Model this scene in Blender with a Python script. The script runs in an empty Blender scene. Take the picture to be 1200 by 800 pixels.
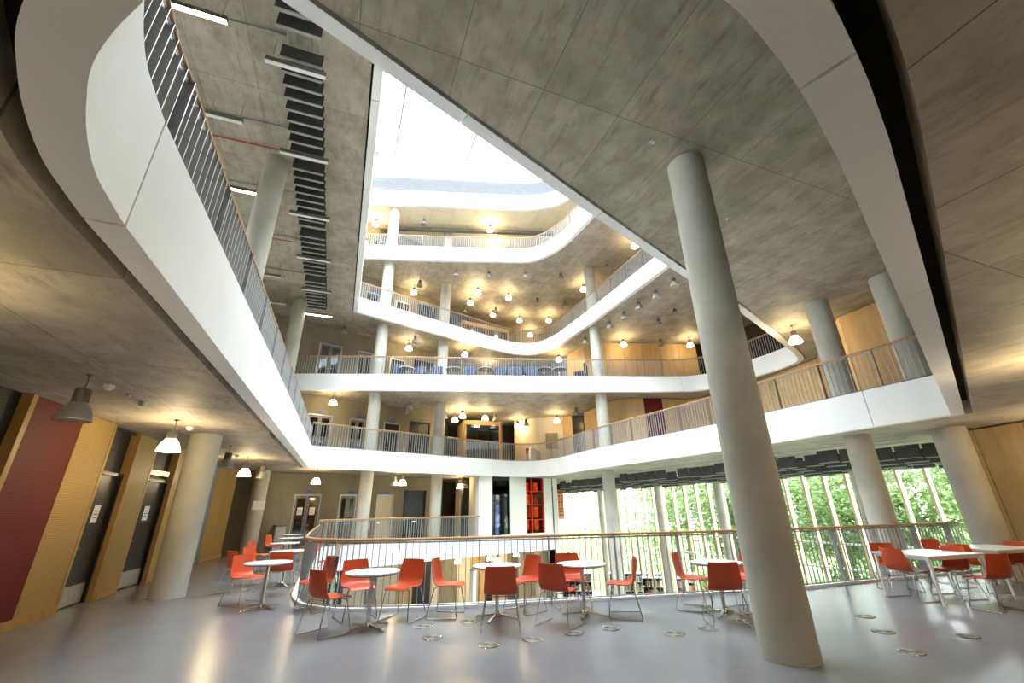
import bpy, bmesh, math, random
from math import sin, cos, pi, radians, hypot, atan2
from mathutils import Vector, Matrix
from mathutils.geometry import tessellate_polygon
random.seed(11)
SC = bpy.context.scene
COL = SC.collection

# ------------------------------------------------------------------ camera, sky, exposure
cam_d = bpy.data.cameras.new('camera')
cam_d.sensor_width = 36.0
cam_d.lens = 14.8
cam_d.clip_start = 0.05
cam_d.clip_end = 400
cam = bpy.data.objects.new('camera', cam_d)
COL.objects.link(cam)
_p, _a = radians(21.61), radians(0.88)
_f = Vector((0, cos(_p), sin(_p))); _u = Vector((0, -sin(_p), cos(_p))); _r = Vector((1, 0, 0))
_R = cos(_a) * _r - sin(_a) * _u
_U = sin(_a) * _r + cos(_a) * _u
cam.matrix_world = Matrix(((_R.x, _U.x, -_f.x, 0), (_R.y, _U.y, -_f.y, 0), (_R.z, _U.z, -_f.z, 1.598), (0, 0, 0, 1)))
SC.camera = cam

world = bpy.data.worlds.new('overcast_sky')
SC.world = world
world.use_nodes = True
wn = world.node_tree
wn.nodes['Background'].inputs[0].default_value = (0.90, 0.95, 1.0, 1)
wn.nodes['Background'].inputs[1].default_value = 11.0

SC.view_settings.view_transform = 'Standard'
SC.view_settings.look = 'None'
SC.view_settings.gamma = 1.0
SC.view_settings.use_curve_mapping = False
SC.view_settings.exposure = 0.68
SC.cycles.max_bounces = 8
SC.cycles.diffuse_bounces = 5
SC.cycles.glossy_bounces = 3
SC.cycles.transparent_max_bounces = 12
SC.cycles.sample_clamp_indirect = 8.0
SC.cycles.caustics_reflective = False
SC.cycles.caustics_refractive = False

# ------------------------------------------------------------------ material helpers
def base_mat(name, rgb, rough=0.6, metal=0.0, spec=0.5):
    m = bpy.data.materials.new(name); m.use_nodes = True
    b = m.node_tree.nodes['Principled BSDF']
    b.inputs['Base Color'].default_value = (*rgb, 1)
    b.inputs['Roughness'].default_value = rough
    b.inputs['Metallic'].default_value = metal
    b.inputs['Specular IOR Level'].default_value = spec
    m.diffuse_color = (*rgb, 1)
    return m, m.node_tree, b

def N(nt, typ, **kw):
    n = nt.nodes.new(typ)
    for k, v in kw.items():
        setattr(n, k, v)
    return n

def mottled(name, c1, c2, scale=1.5, rough=0.7, detail=6, bump=0.0, metal=0.0, spec=0.3, stretch=(1, 1, 1)):
    m, nt, b = base_mat(name, c1, rough, metal, spec)
    g = N(nt, 'ShaderNodeTexCoord')
    mp = N(nt, 'ShaderNodeMapping'); mp.inputs['Scale'].default_value = stretch
    nt.links.new(g.outputs['Object'], mp.inputs[0])
    no = N(nt, 'ShaderNodeTexNoise'); no.inputs['Scale'].default_value = scale; no.inputs['Detail'].default_value = detail
    no.inputs['Roughness'].default_value = 0.6
    nt.links.new(mp.outputs[0], no.inputs['Vector'])
    cr = N(nt, 'ShaderNodeValToRGB')
    cr.color_ramp.elements[0].position = 0.32; cr.color_ramp.elements[0].color = (*c1, 1)
    cr.color_ramp.elements[1].position = 0.68; cr.color_ramp.elements[1].color = (*c2, 1)
    nt.links.new(no.outputs['Fac'], cr.inputs[0]); nt.links.new(cr.outputs[0], b.inputs['Base Color'])
    if bump:
        bp = N(nt, 'ShaderNodeBump'); bp.inputs['Strength'].default_value = bump; bp.inputs['Distance'].default_value = 0.02
        nt.links.new(no.outputs['Fac'], bp.inputs['Height']); nt.links.new(bp.outputs[0], b.inputs['Normal'])
    return m

def formed_concrete(name, c1, c2, cell_u=1.235, cell_v=2.46, line=0.009, stain=0.75):
    """cast slab concrete: grid of shutter-board joints turned 21.5 degrees, tone changes per board, blotches"""
    m, nt, b = base_mat(name, c1, 0.62, 0, 0.35)
    L = nt.links.new
    g = N(nt, 'ShaderNodeTexCoord')
    mp = N(nt, 'ShaderNodeMapping'); mp.inputs['Rotation'].default_value = (0, 0, radians(-21.5))
    mp.inputs['Location'].default_value = (-0.79, -3.75, 0)
    L(g.outputs['Object'], mp.inputs[0])
    sep = N(nt, 'ShaderNodeSeparateXYZ'); L(mp.outputs[0], sep.inputs[0])
    def axis(out, cell):
        d = N(nt, 'ShaderNodeMath', operation='DIVIDE'); L(out, d.inputs[0]); d.inputs[1].default_value = cell
        fl = N(nt, 'ShaderNodeMath', operation='FLOOR'); L(d.outputs[0], fl.inputs[0])
        fr = N(nt, 'ShaderNodeMath', operation='FRACT'); L(d.outputs[0], fr.inputs[0])
        s = N(nt, 'ShaderNodeMath', operation='SUBTRACT'); L(fr.outputs[0], s.inputs[0]); s.inputs[1].default_value = 0.5
        ab = N(nt, 'ShaderNodeMath', operation='ABSOLUTE'); L(s.outputs[0], ab.inputs[0])
        gt = N(nt, 'ShaderNodeMath', operation='GREATER_THAN'); L(ab.outputs[0], gt.inputs[0]); gt.inputs[1].default_value = 0.5 - line / cell / 2 * 1.0
        return fl.outputs[0], gt.outputs[0]
    fu, lu = axis(sep.outputs[0], cell_u); fv, lv = axis(sep.outputs[1], cell_v)
    cb = N(nt, 'ShaderNodeCombineXYZ'); L(fu, cb.inputs[0]); L(fv, cb.inputs[1])
    wh = N(nt, 'ShaderNodeTexWhiteNoise'); wh.noise_dimensions = '3D'; L(cb.outputs[0], wh.inputs['Vector'])
    mx = N(nt, 'ShaderNodeMath', operation='MAXIMUM'); L(lu, mx.inputs[0]); L(lv, mx.inputs[1])
    n1 = N(nt, 'ShaderNodeTexNoise'); n1.inputs['Scale'].default_value = 1.7; n1.inputs['Detail'].default_value = 10; n1.inputs['Roughness'].default_value = 0.62
    L(mp.outputs[0], n1.inputs['Vector'])
    mp2 = N(nt, 'ShaderNodeMapping'); mp2.inputs['Scale'].default_value = (3.2, 0.8, 1)
    L(mp.outputs[0], mp2.inputs[0])
    n2 = N(nt, 'ShaderNodeTexNoise'); n2.inputs['Scale'].default_value = 2.0; n2.inputs['Detail'].default_value = 12; n2.inputs['Roughness'].default_value = 0.8
    L(mp2.outputs[0], n2.inputs['Vector'])
    a = N(nt, 'ShaderNodeMath', operation='MULTIPLY_ADD'); L(wh.outputs['Value'], a.inputs[0]); a.inputs[1].default_value = 0.16; L(n1.outputs['Fac'], a.inputs[2])
    a2 = N(nt, 'ShaderNodeMath', operation='SUBTRACT'); L(a.outputs[0], a2.inputs[0]); a2.inputs[1].default_value = 0.08
    cr = N(nt, 'ShaderNodeValToRGB')
    cr.color_ramp.elements[0].position = 0.33; cr.color_ramp.elements[0].color = (*c1, 1)
    cr.color_ramp.elements[1].position = 0.68; cr.color_ramp.elements[1].color = (*c2, 1)
    L(a2.outputs[0], cr.inputs[0])
    r2 = N(nt, 'ShaderNodeMapRange'); r2.inputs[1].default_value = 0.50; r2.inputs[2].default_value = 0.70; r2.inputs[4].default_value = stain
    L(n2.outputs['Fac'], r2.inputs[0])
    m1 = N(nt, 'ShaderNodeMix', data_type='RGBA'); L(r2.outputs[0], m1.inputs['Factor']); L(cr.outputs[0], m1.inputs[6])
    m1.inputs[7].default_value = (c1[0] * .52, c1[1] * .49, c1[2] * .44, 1)
    m2 = N(nt, 'ShaderNodeMix', data_type='RGBA'); L(mx.outputs[0], m2.inputs['Factor']); L(m1.outputs[2], m2.inputs[6])
    m2.inputs[7].default_value = (c1[0] * .45, c1[1] * .43, c1[2] * .4, 1)
    L(m2.outputs[2], b.inputs['Base Color'])
    bp = N(nt, 'ShaderNodeBump'); bp.invert = True; bp.inputs['Strength'].default_value = 0.35; bp.inputs['Distance'].default_value = 0.01
    L(mx.outputs[0], bp.inputs['Height']); L(bp.outputs[0], b.inputs['Normal'])
    return m

def perforated(name, c1, c2, pitch=0.032, rough=0.5, depth=0.55):
    """acoustic board: fine rows of slots, a little grain"""
    m, nt, b = base_mat(name, c1, rough, 0, 0.3)
    L = nt.links.new
    g = N(nt, 'ShaderNodeTexCoord')
    sep = N(nt, 'ShaderNodeSeparateXYZ'); L(g.outputs['Object'], sep.inputs[0])
    d = N(nt, 'ShaderNodeMath', operation='DIVIDE'); L(sep.outputs[2], d.inputs[0]); d.inputs[1].default_value = pitch
    fr = N(nt, 'ShaderNodeMath', operation='FRACT'); L(d.outputs[0], fr.inputs[0])
    gt = N(nt, 'ShaderNodeMath', operation='GREATER_THAN'); L(fr.outputs[0], gt.inputs[0]); gt.inputs[1].default_value = 0.68
    mp = N(nt, 'ShaderNodeMapping'); mp.inputs['Scale'].default_value = (9, 9, 0.9); L(g.outputs['Object'], mp.inputs[0])
    no = N(nt, 'ShaderNodeTexNoise'); no.inputs['Scale'].default_value = 2; no.inputs['Detail'].default_value = 5; L(mp.outputs[0], no.inputs['Vector'])
    m1 = N(nt, 'ShaderNodeMix', data_type='RGBA'); L(no.outputs['Fac'], m1.inputs['Factor']); m1.inputs[6].default_value = (*c1, 1); m1.inputs[7].default_value = (*c2, 1)
    m2 = N(nt, 'ShaderNodeMix', data_type='RGBA'); L(gt.outputs[0], m2.inputs['Factor']); L(m1.outputs[2], m2.inputs[6])
    m2.inputs[7].default_value = (c1[0] * depth, c1[1] * depth, c1[2] * depth, 1)
    L(m2.outputs[2], b.inputs['Base Color'])
    bp = N(nt, 'ShaderNodeBump'); bp.invert = True; bp.inputs['Strength'].default_value = 0.4; bp.inputs['Distance'].default_value = 0.004
    L(gt.outputs[0], bp.inputs['Height']); L(bp.outputs[0], b.inputs['Normal'])
    return m

def glass(name, tint=(0.95, 0.98, 0.97), rough=0.02, mirror=0.12):
    m = bpy.data.materials.new(name); m.use_nodes = True
    nt = m.node_tree; nt.nodes.clear()
    o = N(nt, 'ShaderNodeOutputMaterial'); mx = N(nt, 'ShaderNodeMixShader')
    t = N(nt, 'ShaderNodeBsdfTransparent'); t.inputs[0].default_value = (*tint, 1)
    gl = N(nt, 'ShaderNodeBsdfGlossy'); gl.inputs['Roughness'].default_value = rough
    mx.inputs[0].default_value = mirror
    nt.links.new(t.outputs[0], mx.inputs[1]); nt.links.new(gl.outputs[0], mx.inputs[2]); nt.links.new(mx.outputs[0], o.inputs[0])
    m.diffuse_color = (*tint, 0.3)
    return m

def bell():
    m = bpy.data.materials.new('ribbed_bell_glass'); m.use_nodes = True
    nt = m.node_tree; nt.nodes.clear()
    o = N(nt, 'ShaderNodeOutputMaterial')
    t = N(nt, 'ShaderNodeBsdfTransparent'); t.inputs[0].default_value = (.9, .9, .88, 1)
    d = N(nt, 'ShaderNodeBsdfTranslucent'); d.inputs[0].default_value = (.85, .85, .82, 1)
    df = N(nt, 'ShaderNodeBsdfDiffuse'); df.inputs[0].default_value = (.8, .8, .77, 1)
    g = N(nt, 'ShaderNodeBsdfGlossy'); g.inputs['Roughness'].default_value = .15
    a = N(nt, 'ShaderNodeMixShader'); a.inputs[0].default_value = .5
    b = N(nt, 'ShaderNodeMixShader'); b.inputs[0].default_value = .45
    c = N(nt, 'ShaderNodeMixShader'); c.inputs[0].default_value = .3
    L = nt.links.new
    L(d.outputs[0], a.inputs[1]); L(df.outputs[0], a.inputs[2]); L(a.outputs[0], b.inputs[1]); L(g.outputs[0], b.inputs[2])
    L(b.outputs[0], c.inputs[1]); L(t.outputs[0], c.inputs[2]); L(c.outputs[0], o.inputs[0])
    m.diffuse_color = (.85, .85, .82, 1)
    return m

def emitter(name, rgb, strength):
    m = bpy.data.materials.new(name); m.use_nodes = True
    nt = m.node_tree; nt.nodes.clear()
    o = N(nt, 'ShaderNodeOutputMaterial'); e = N(nt, 'ShaderNodeEmission')
    e.inputs[0].default_value = (*rgb, 1); e.inputs[1].default_value = strength
    nt.links.new(e.outputs[0], o.inputs[0])
    m.diffuse_color = (*rgb, 1)
    return m

M = {}
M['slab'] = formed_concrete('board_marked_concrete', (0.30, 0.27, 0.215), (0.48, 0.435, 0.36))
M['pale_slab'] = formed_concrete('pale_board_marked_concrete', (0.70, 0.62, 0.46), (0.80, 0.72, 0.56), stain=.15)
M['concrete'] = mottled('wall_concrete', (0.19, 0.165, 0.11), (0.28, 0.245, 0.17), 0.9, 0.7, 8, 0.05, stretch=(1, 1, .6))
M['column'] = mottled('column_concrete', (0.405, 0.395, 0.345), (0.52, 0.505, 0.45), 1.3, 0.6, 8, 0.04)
M['white'] = mottled('white_precast', (0.82, 0.83, 0.845), (0.88, 0.89, 0.90), 0.8, 0.5, 5)
M['plaster'] = mottled('white_plaster', (0.78, 0.77, 0.74), (0.84, 0.83, 0.80), 0.6, 0.7, 4)
M['cream'] = mottled('cream_plaster', (0.62, 0.55, 0.42), (0.68, 0.60, 0.46), 0.6, 0.7, 4)
M['gap'] = mottled('dark_joint', (0.015, 0.014, 0.012), (0.025, 0.023, 0.02), 4, 0.9)
M['resin'] = mottled('grey_resin_floor', (0.165, 0.171, 0.192), (0.20, 0.206, 0.228), 0.55, 0.25, 7, 0.003, spec=0.5)
M['gf_floor'] = mottled('library_floor', (0.52, 0.51, 0.48), (0.6, 0.59, 0.56), 0.6, 0.4, 4)
M['steel'] = mottled('galvanised_steel', (0.27, 0.28, 0.29), (0.40, 0.41, 0.42), 6, 0.38, 3, metal=0.75)
M['rail_grey'] = mottled('grey_painted_flat_bar', (0.42, 0.43, 0.44), (0.52, 0.53, 0.54), 5, 0.42, 3, metal=0.3)
M['chrome'] = mottled('chrome', (0.62, 0.62, 0.62), (0.72, 0.72, 0.72), 3, 0.14, 2, metal=1.0)
M['oak'] = mottled('oiled_oak', (0.42, 0.22, 0.085), (0.56, 0.32, 0.135), 4, 0.42, 6, stretch=(1, 1, 8))
M['wood'] = perforated('slotted_birch_board', (0.36, 0.225, 0.075), (0.44, 0.285, 0.10), 0.032, 0.45, 0.72)
M['plywood'] = mottled('birch_board', (0.45, 0.295, 0.13), (0.56, 0.385, 0.185), 1.4, 0.42, 7, stretch=(3, 3, .5))
M['jamb'] = mottled('dark_birch_edge', (0.36, 0.20, 0.06), (0.45, 0.26, 0.085), 2, 0.45, 6, stretch=(4, 4, .5))
M['red_panel'] = perforated('slotted_red_board', (0.12, 0.008, 0.005), (0.155, 0.010, 0.007), 0.032, 0.6, 0.6)
M['black_panel'] = perforated('slotted_black_board', (0.018, 0.017, 0.016), (0.03, 0.028, 0.026), 0.05, 0.5, 0.4)
M['slate'] = mottled('slate_blue_board', (0.15, 0.19, 0.24), (0.19, 0.23, 0.29), 2, 0.5)
M['black'] = mottled('black_laminate', (0.012, 0.012, 0.012), (0.02, 0.02, 0.02), 3, 0.3)
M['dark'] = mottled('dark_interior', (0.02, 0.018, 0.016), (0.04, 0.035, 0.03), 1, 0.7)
M['baffle'] = mottled('charcoal_acoustic_felt', (0.045, 0.046, 0.046), (0.075, 0.075, 0.074), 5, 0.85)
M['baffle_edge'] = mottled('grey_metal_edge', (0.30, 0.30, 0.30), (0.38, 0.38, 0.38), 5, 0.5)
M['alu'] = mottled('brushed_aluminium', (0.42, 0.42, 0.40), (0.52, 0.52, 0.5), 8, 0.4, 3, metal=0.6)
M['grey_metal'] = mottled('grey_lamp_housing', (0.16, 0.155, 0.14), (0.22, 0.215, 0.2), 8, 0.5, 3, metal=0.4)
M['shell'] = mottled('orange_red_polypropylene', (0.50, 0.062, 0.015), (0.58, 0.080, 0.022), 3, 0.38, 3, spec=0.45)
M['table_white'] = mottled('white_laminate', (0.82, 0.83, 0.84), (0.86, 0.87, 0.88), 2, 0.22, 3)
M['table_edge'] = mottled('dark_table_edge', (0.05, 0.05, 0.055), (0.07, 0.07, 0.075), 2, 0.5)
M['white_paint'] = mottled('white_powder_coat', (0.78, 0.79, 0.80), (0.83, 0.84, 0.85), 3, 0.35)
M['paper'] = mottled('white_paper', (0.80, 0.80, 0.78), (0.86, 0.86, 0.84), 2, 0.8)
M['ink'] = mottled('printed_ink', (0.05, 0.05, 0.06), (0.08, 0.08, 0.09), 2, 0.8)
M['sign_blue'] = mottled('blue_sign', (0.05, 0.14, 0.45), (0.06, 0.17, 0.5), 2, 0.5)
M['blue_fabric'] = mottled('blue_upholstery', (0.05, 0.068, 0.115), (0.07, 0.095, 0.16), 8, 0.9)
M['red_plastic'] = mottled('red_plastic', (0.5, 0.03, 0.02), (0.58, 0.04, 0.03), 3, 0.4)
M['grass'] = mottled('grass', (0.10, 0.22, 0.04), (0.20, 0.36, 0.08), 2, 0.9)
M['bark'] = mottled('bark', (0.12, 0.09, 0.06), (0.2, 0.16, 0.11), 6, 0.9)
M['mullion'] = mottled('larch_mullion', (0.58, 0.45, 0.29), (0.68, 0.54, 0.37), 2, 0.55, stretch=(4, 4, .5))
M['glass'] = glass('clear_glass', (0.96, 0.98, 0.97), 0.02, 0.05)
M['roof_glass'] = glass('roof_glass', (0.94, 0.97, 0.97), 0.05, 0.05)
M['dark_glass'] = glass('smoked_glass', (0.16, 0.17, 0.17), 0.03, 0.14)
M['blue_glass'] = glass('blue_glass', (0.22, 0.27, 0.42), 0.03, 0.05)
M['red_glass'] = glass('red_glass', (0.75, 0.30, 0.14), 0.03, 0.03)
M['bell_glass'] = bell()
M['lit'] = emitter('lit_bell_glass', (1.0, 0.76, 0.42), 42.0)
M['tube'] = emitter('lit_strip_diffuser', (1.0, 0.90, 0.70), 14.0)
M['backlit'] = emitter('backlit_orange_panel', (1.0, 0.5, 0.16), 1.3)
_nt = M['backlit'].node_tree; _no = N(_nt, 'ShaderNodeTexNoise'); _no.inputs['Scale'].default_value = 9; _no.inputs['Detail'].default_value = 6
_cr = N(_nt, 'ShaderNodeValToRGB'); _cr.color_ramp.elements[0].position = .42; _cr.color_ramp.elements[0].color = (.10, .02, .004, 1); _cr.color_ramp.elements[1].position = .62; _cr.color_ramp.elements[1].color = (1, .55, .16, 1)
_nt.links.new(_no.outputs['Fac'], _cr.inputs[0]); _nt.links.new(_cr.outputs[0], [n for n in _nt.nodes if n.type == 'EMISSION'][0].inputs[0])
M['blue_glow'] = emitter('blue_glimpse_glow', (0.55, 0.68, 1.0), 1.2)  # added glow standing in for bluish glimpses in the core window pane
M['cable'] = mottled('dark_cable', (0.06, 0.06, 0.06), (0.09, 0.09, 0.09), 4, 0.6)
M['red_pipe'] = mottled('red_pipe', (0.42, 0.05, 0.03), (0.5, 0.07, 0.04), 4, 0.5)
M['louvre'] = mottled('grey_louvre', (0.44, 0.445, 0.47), (0.49, 0.495, 0.52), 3, 0.5)
def leaf_mat():
    m, nt, b = base_mat('leaf_green', (0.12, 0.27, 0.05), 0.5, 0, 0.4)
    oi = N(nt, 'ShaderNodeTexCoord')
    no = N(nt, 'ShaderNodeTexNoise'); no.inputs['Scale'].default_value = 1.6; no.inputs['Detail'].default_value = 5
    nt.links.new(oi.outputs['Object'], no.inputs['Vector'])
    cr = N(nt, 'ShaderNodeValToRGB')
    cr.color_ramp.elements[0].position = 0.35; cr.color_ramp.elements[0].color = (0.10, 0.19, 0.05, 1)
    cr.color_ramp.elements[1].position = 0.65; cr.color_ramp.elements[1].color = (0.33, 0.45, 0.19, 1)
    nt.links.new(no.outputs['Fac'], cr.inputs[0]); nt.links.new(cr.outputs[0], b.inputs['Base Color'])
    tr = N(nt, 'ShaderNodeBsdfTranslucent'); nt.links.new(cr.outputs[0], tr.inputs[0])
    mx = N(nt, 'ShaderNodeMixShader'); mx.inputs[0].default_value = 0.35
    out = nt.nodes['Material Output']
    nt.links.new(b.outputs[0], mx.inputs[1]); nt.links.new(tr.outputs[0], mx.inputs[2]); nt.links.new(mx.outputs[0], out.inputs[0])
    return m
M['leaf'] = leaf_mat()

# ------------------------------------------------------------------ mesh helpers
class MB:
    def __init__(s):
        s.v = []; s.f = []; s.mi = []
    def add(s, vs, fs, mi=0):
        o = len(s.v); s.v += [tuple(v) for v in vs]
        for f in fs:
            s.f.append([i + o for i in f]); s.mi.append(mi)
        return s
    def box(s, c, size, rz=0, mi=0):
        sx, sy, sz = size[0] / 2, size[1] / 2, size[2] / 2
        ca, sa = cos(rz), sin(rz)
        vs = []
        for z in (-sz, sz):
            for x, y in ((-sx, -sy), (sx, -sy), (sx, sy), (-sx, sy)):
                vs.append((c[0] + x * ca - y * sa, c[1] + x * sa + y * ca, c[2] + z))
        return s.add(vs, [(3, 2, 1, 0), (4, 5, 6, 7), (0, 1, 5, 4), (1, 2, 6, 5), (2, 3, 7, 6), (3, 0, 4, 7)], mi)
    def wallbox(s, p, q, z0, z1, t0, t1, mi=0):
        """box along plan line p-q, from offset t0 to t1 (left of p->q positive)"""
        d = Vector((q[0] - p[0], q[1] - p[1])).normalized(); n = Vector((-d.y, d.x))
        pts = [(p[0] + n.x * t0, p[1] + n.y * t0), (q[0] + n.x * t0, q[1] + n.y * t0), (q[0] + n.x * t1, q[1] + n.y * t1), (p[0] + n.x * t1, p[1] + n.y * t1)]
        vs = [(x, y, z0) for x, y in pts] + [(x, y, z1) for x, y in pts]
        fs = [(3, 2, 1, 0), (4, 5, 6, 7), (0, 1, 5, 4), (1, 2, 6, 5), (2, 3, 7, 6), (3, 0, 4, 7)]
        if t1 < t0: fs = [tuple(reversed(f)) for f in fs]
        return s.add(vs, fs, mi)
    def tube(s, path, r, n=8, closed=False, mi=0, rr=None):
        P = [Vector(p) for p in path]; k = len(P)
        rings = []
        up = Vector((0, 0, 1))
        for i in range(k):
            if closed: t = (P[(i + 1) % k] - P[i - 1])
            else: t = P[min(i + 1, k - 1)] - P[max(i - 1, 0)]
            t.normalize()
            a = up if abs(t.z) < 0.9 else Vector((0, 1, 0))
            x = t.cross(a).normalized(); y = x.cross(t).normalized()
            ri = rr[i] if rr else r
            rings.append([P[i] + (x * cos(2 * pi * j / n) + y * sin(2 * pi * j / n)) * ri for j in range(n)])
        vs = [v for R in rings for v in R]; fs = []
        m = k if closed else k - 1
        for i in range(m):
            a, b = i * n, ((i + 1) % k) * n
            for j in range(n):
                fs.append((a + j, a + (j + 1) % n, b + (j + 1) % n, b + j))
        if not closed:
            fs.append(tuple(reversed(range(n)))); fs.append(tuple(range((k - 1) * n, k * n)))
        return s.add(vs, fs, mi)
    def lathe(s, prof, n=20, c=(0, 0, 0), mi=0, cap0=True, cap1=True):
        vs = []
        for r, z in prof:
            for j in range(n):
                vs.append((c[0] + r * cos(2 * pi * j / n), c[1] + r * sin(2 * pi * j / n), c[2] + z))
        fs = []
        for i in range(len(prof) - 1):
            for j in range(n):
                fs.append((i * n + j, i * n + (j + 1) % n, (i + 1) * n + (j + 1) % n, (i + 1) * n + j))
        if cap0: fs.append(tuple(reversed(range(n))))
        if cap1: fs.append(tuple(range((len(prof) - 1) * n, len(prof) * n)))
        return s.add(vs, fs, mi)
    def prism(s, outer, z0, z1, hole=None, mi=0, mi_side=None):
        loops = [outer] + ([hole] if hole else [])
        tri = tessellate_polygon([[Vector((x, y, 0)) for x, y in l] for l in loops])
        pts = [p for l in loops for p in l]; k = len(pts)
        vs = [(x, y, z0) for x, y in pts] + [(x, y, z1) for x, y in pts]
        fs = []
        for t in tri:
            a, b, c = (Vector(pts[i]) for i in t)
            cr = (b - a).x * (c - a).y - (b - a).y * (c - a).x
            t = tuple(t) if cr > 0 else tuple(reversed(t))
            fs.append(tuple(reversed(t))); fs.append(tuple(i + k for i in t))
        s.add(vs, fs, mi)
        o = 0
        for li, l in enumerate(loops):
            ar = sum(l[i][0] * l[(i + 1) % len(l)][1] - l[(i + 1) % len(l)][0] * l[i][1] for i in range(len(l)))
            for i in range(len(l)):
                j = (i + 1) % len(l)
                (x0, y0), (x1, y1) = l[i], l[j]
                f = (0, 1, 2, 3) if (ar > 0) == (li == 0) else (3, 2, 1, 0)
                s.add([(x0, y0, z0), (x1, y1, z0), (x1, y1, z1), (x0, y0, z1)], [f], mi if mi_side is None else mi_side)
        return s
    def mesh(s, name, mats, smooth=None):
        me = bpy.data.meshes.new(name)
        me.from_pydata(s.v, [], s.f)
        for m in (mats if isinstance(mats, (list, tuple)) else [mats]):
            me.materials.append(m)
        if any(s.mi): me.polygons.foreach_set('material_index', s.mi)
        if smooth is not None:
            me.polygons.foreach_set('use_smooth', [True] * len(me.polygons))
            me.set_sharp_from_angle(angle=radians(smooth))
        me.update()
        return me
    def build(s, name, mats, parent=None, smooth=None, world=True):
        return put(s.mesh(name, mats, smooth), name, parent)

def put(me, name, parent=None, loc=None, rz=None):
    o = bpy.data.objects.new(name, me); COL.objects.link(o)
    if loc is not None: o.location = loc
    if rz is not None: o.rotation_euler = (0, 0, rz)
    if parent is not None:
        o.parent = parent
    return o

def tag(o, label=None, cat=None, group=None, kind=None):
    if label: o['label'] = label
    if cat: o['category'] = cat
    if group: o['group'] = group
    if kind: o['kind'] = kind
    return o

def thing(name, label, cat, loc=(0, 0, 0), rz=0, group=None):
    o = bpy.data.objects.new(name, None); COL.objects.link(o)
    o.location = loc; o.rotation_euler = (0, 0, rz); o.empty_display_size = 0.2
    return tag(o, label, cat, group)

def structure(name, label=None):
    o = bpy.data.objects.new(name, None); COL.objects.link(o); o.empty_display_size = 0.2
    return tag(o, label, None, None, 'structure')

def struct_mesh(mb, name, mats, label=None, smooth=None):
    return tag(mb.build(name, mats, None, smooth), label, None, None, 'structure')

def dup(root, loc, rz, label, group=None):
    c = root.copy(); COL.objects.link(c); c.location = loc; c.rotation_euler = (0, 0, rz)
    c['label'] = label
    if group: c['group'] = group
    for ch in list(root.children):
        k = ch.copy(); COL.objects.link(k); k.parent = c
        for g in list(ch.children):
            j = g.copy(); COL.objects.link(j); j.parent = k
    return c

# ------------------------------------------------------------------ plan curves
def crspline(P, sub=6):
    """centripetal Catmull-Rom through P"""
    if len(P) < 3: return [tuple(p) for p in P]
    Q = [Vector(p) for p in P]
    Q = [Q[0] * 2 - Q[1]] + Q + [Q[-1] * 2 - Q[-2]]
    out = []
    for i in range(1, len(Q) - 2):
        p0, p1, p2, p3 = Q[i - 1:i + 3]
        t0 = 0; t1 = t0 + (p1 - p0).length ** .5; t2 = t1 + (p2 - p1).length ** .5; t3 = t2 + (p3 - p2).length ** .5
        for k in range(sub):
            t = t1 + (t2 - t1) * k / sub
            a1 = p0 * ((t1 - t) / (t1 - t0)) + p1 * ((t - t0) / (t1 - t0))
            a2 = p1 * ((t2 - t) / (t2 - t1)) + p2 * ((t - t1) / (t2 - t1))
            a3 = p2 * ((t3 - t) / (t3 - t2)) + p3 * ((t - t2) / (t3 - t2))
            b1 = a1 * ((t2 - t) / (t2 - t0)) + a2 * ((t - t0) / (t2 - t0))
            b2 = a2 * ((t3 - t) / (t3 - t1)) + a3 * ((t - t1) / (t3 - t1))
            out.append(tuple(b1 * ((t2 - t) / (t2 - t1)) + b2 * ((t - t1) / (t2 - t1))))
    out.append(tuple(P[-1]))
    return out

def outline(runs):
    o = []
    for r in runs:
        for p in crspline([Vector(q) for q in r]):
            if not o or hypot(o[-1][0] - p[0], o[-1][1] - p[1]) > 0.02: o.append((p[0], p[1]))
    while hypot(o[0][0] - o[-1][0], o[0][1] - o[-1][1]) < 0.02: o.pop()
    return o

def offset(path, d, closed=True):
    """shift to the left of the direction of travel (into the slab for the clockwise void outlines)"""
    k = len(path); out = []
    for i in range(k):
        p = Vector(path[i])
        a = Vector(path[i - 1]) if (closed or i > 0) else None
        b = Vector(path[(i + 1) % k]) if (closed or i < k - 1) else None
        n1 = n2 = None
        if a is not None:
            e = (p - a).normalized(); n1 = Vector((-e.y, e.x))
        if b is not None:
            e = (b - p).normalized(); n2 = Vector((-e.y, e.x))
        if n1 is None: n = n2; s = 1
        elif n2 is None: n = n1; s = 1
        else:
            n = (n1 + n2).normalized(); s = 1 / max(0.45, n.dot(n1))
        q = p + n * d * s
        out.append((q.x, q.y))
    return out

def resample(path, step, closed=False):
    P = [Vector(p) for p in path]
    if closed: P.append(P[0])
    out = []; acc = 0.0; nxt = 0.0
    for i in range(len(P) - 1):
        e = P[i + 1] - P[i]; l = e.length
        if l < 1e-6: continue
        while nxt <= acc + l:
            q = P[i] + e * ((nxt - acc) / l)
            out.append((q, atan2(e.y, e.x) if len(q) == 2 else atan2(e.y, e.x)))
            nxt += step
        acc += l
    return out

def nearest(path, p):
    return min(range(len(path)), key=lambda i: hypot(path[i][0] - p[0], path[i][1] - p[1]))

def sub(path, a, b, closed=True):
    """piece of closed outline from near a to near b"""
    i, j = nearest(path, a), nearest(path, b)
    return path[i:j + 1] if i <= j else path[i:] + path[:j + 1]

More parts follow.
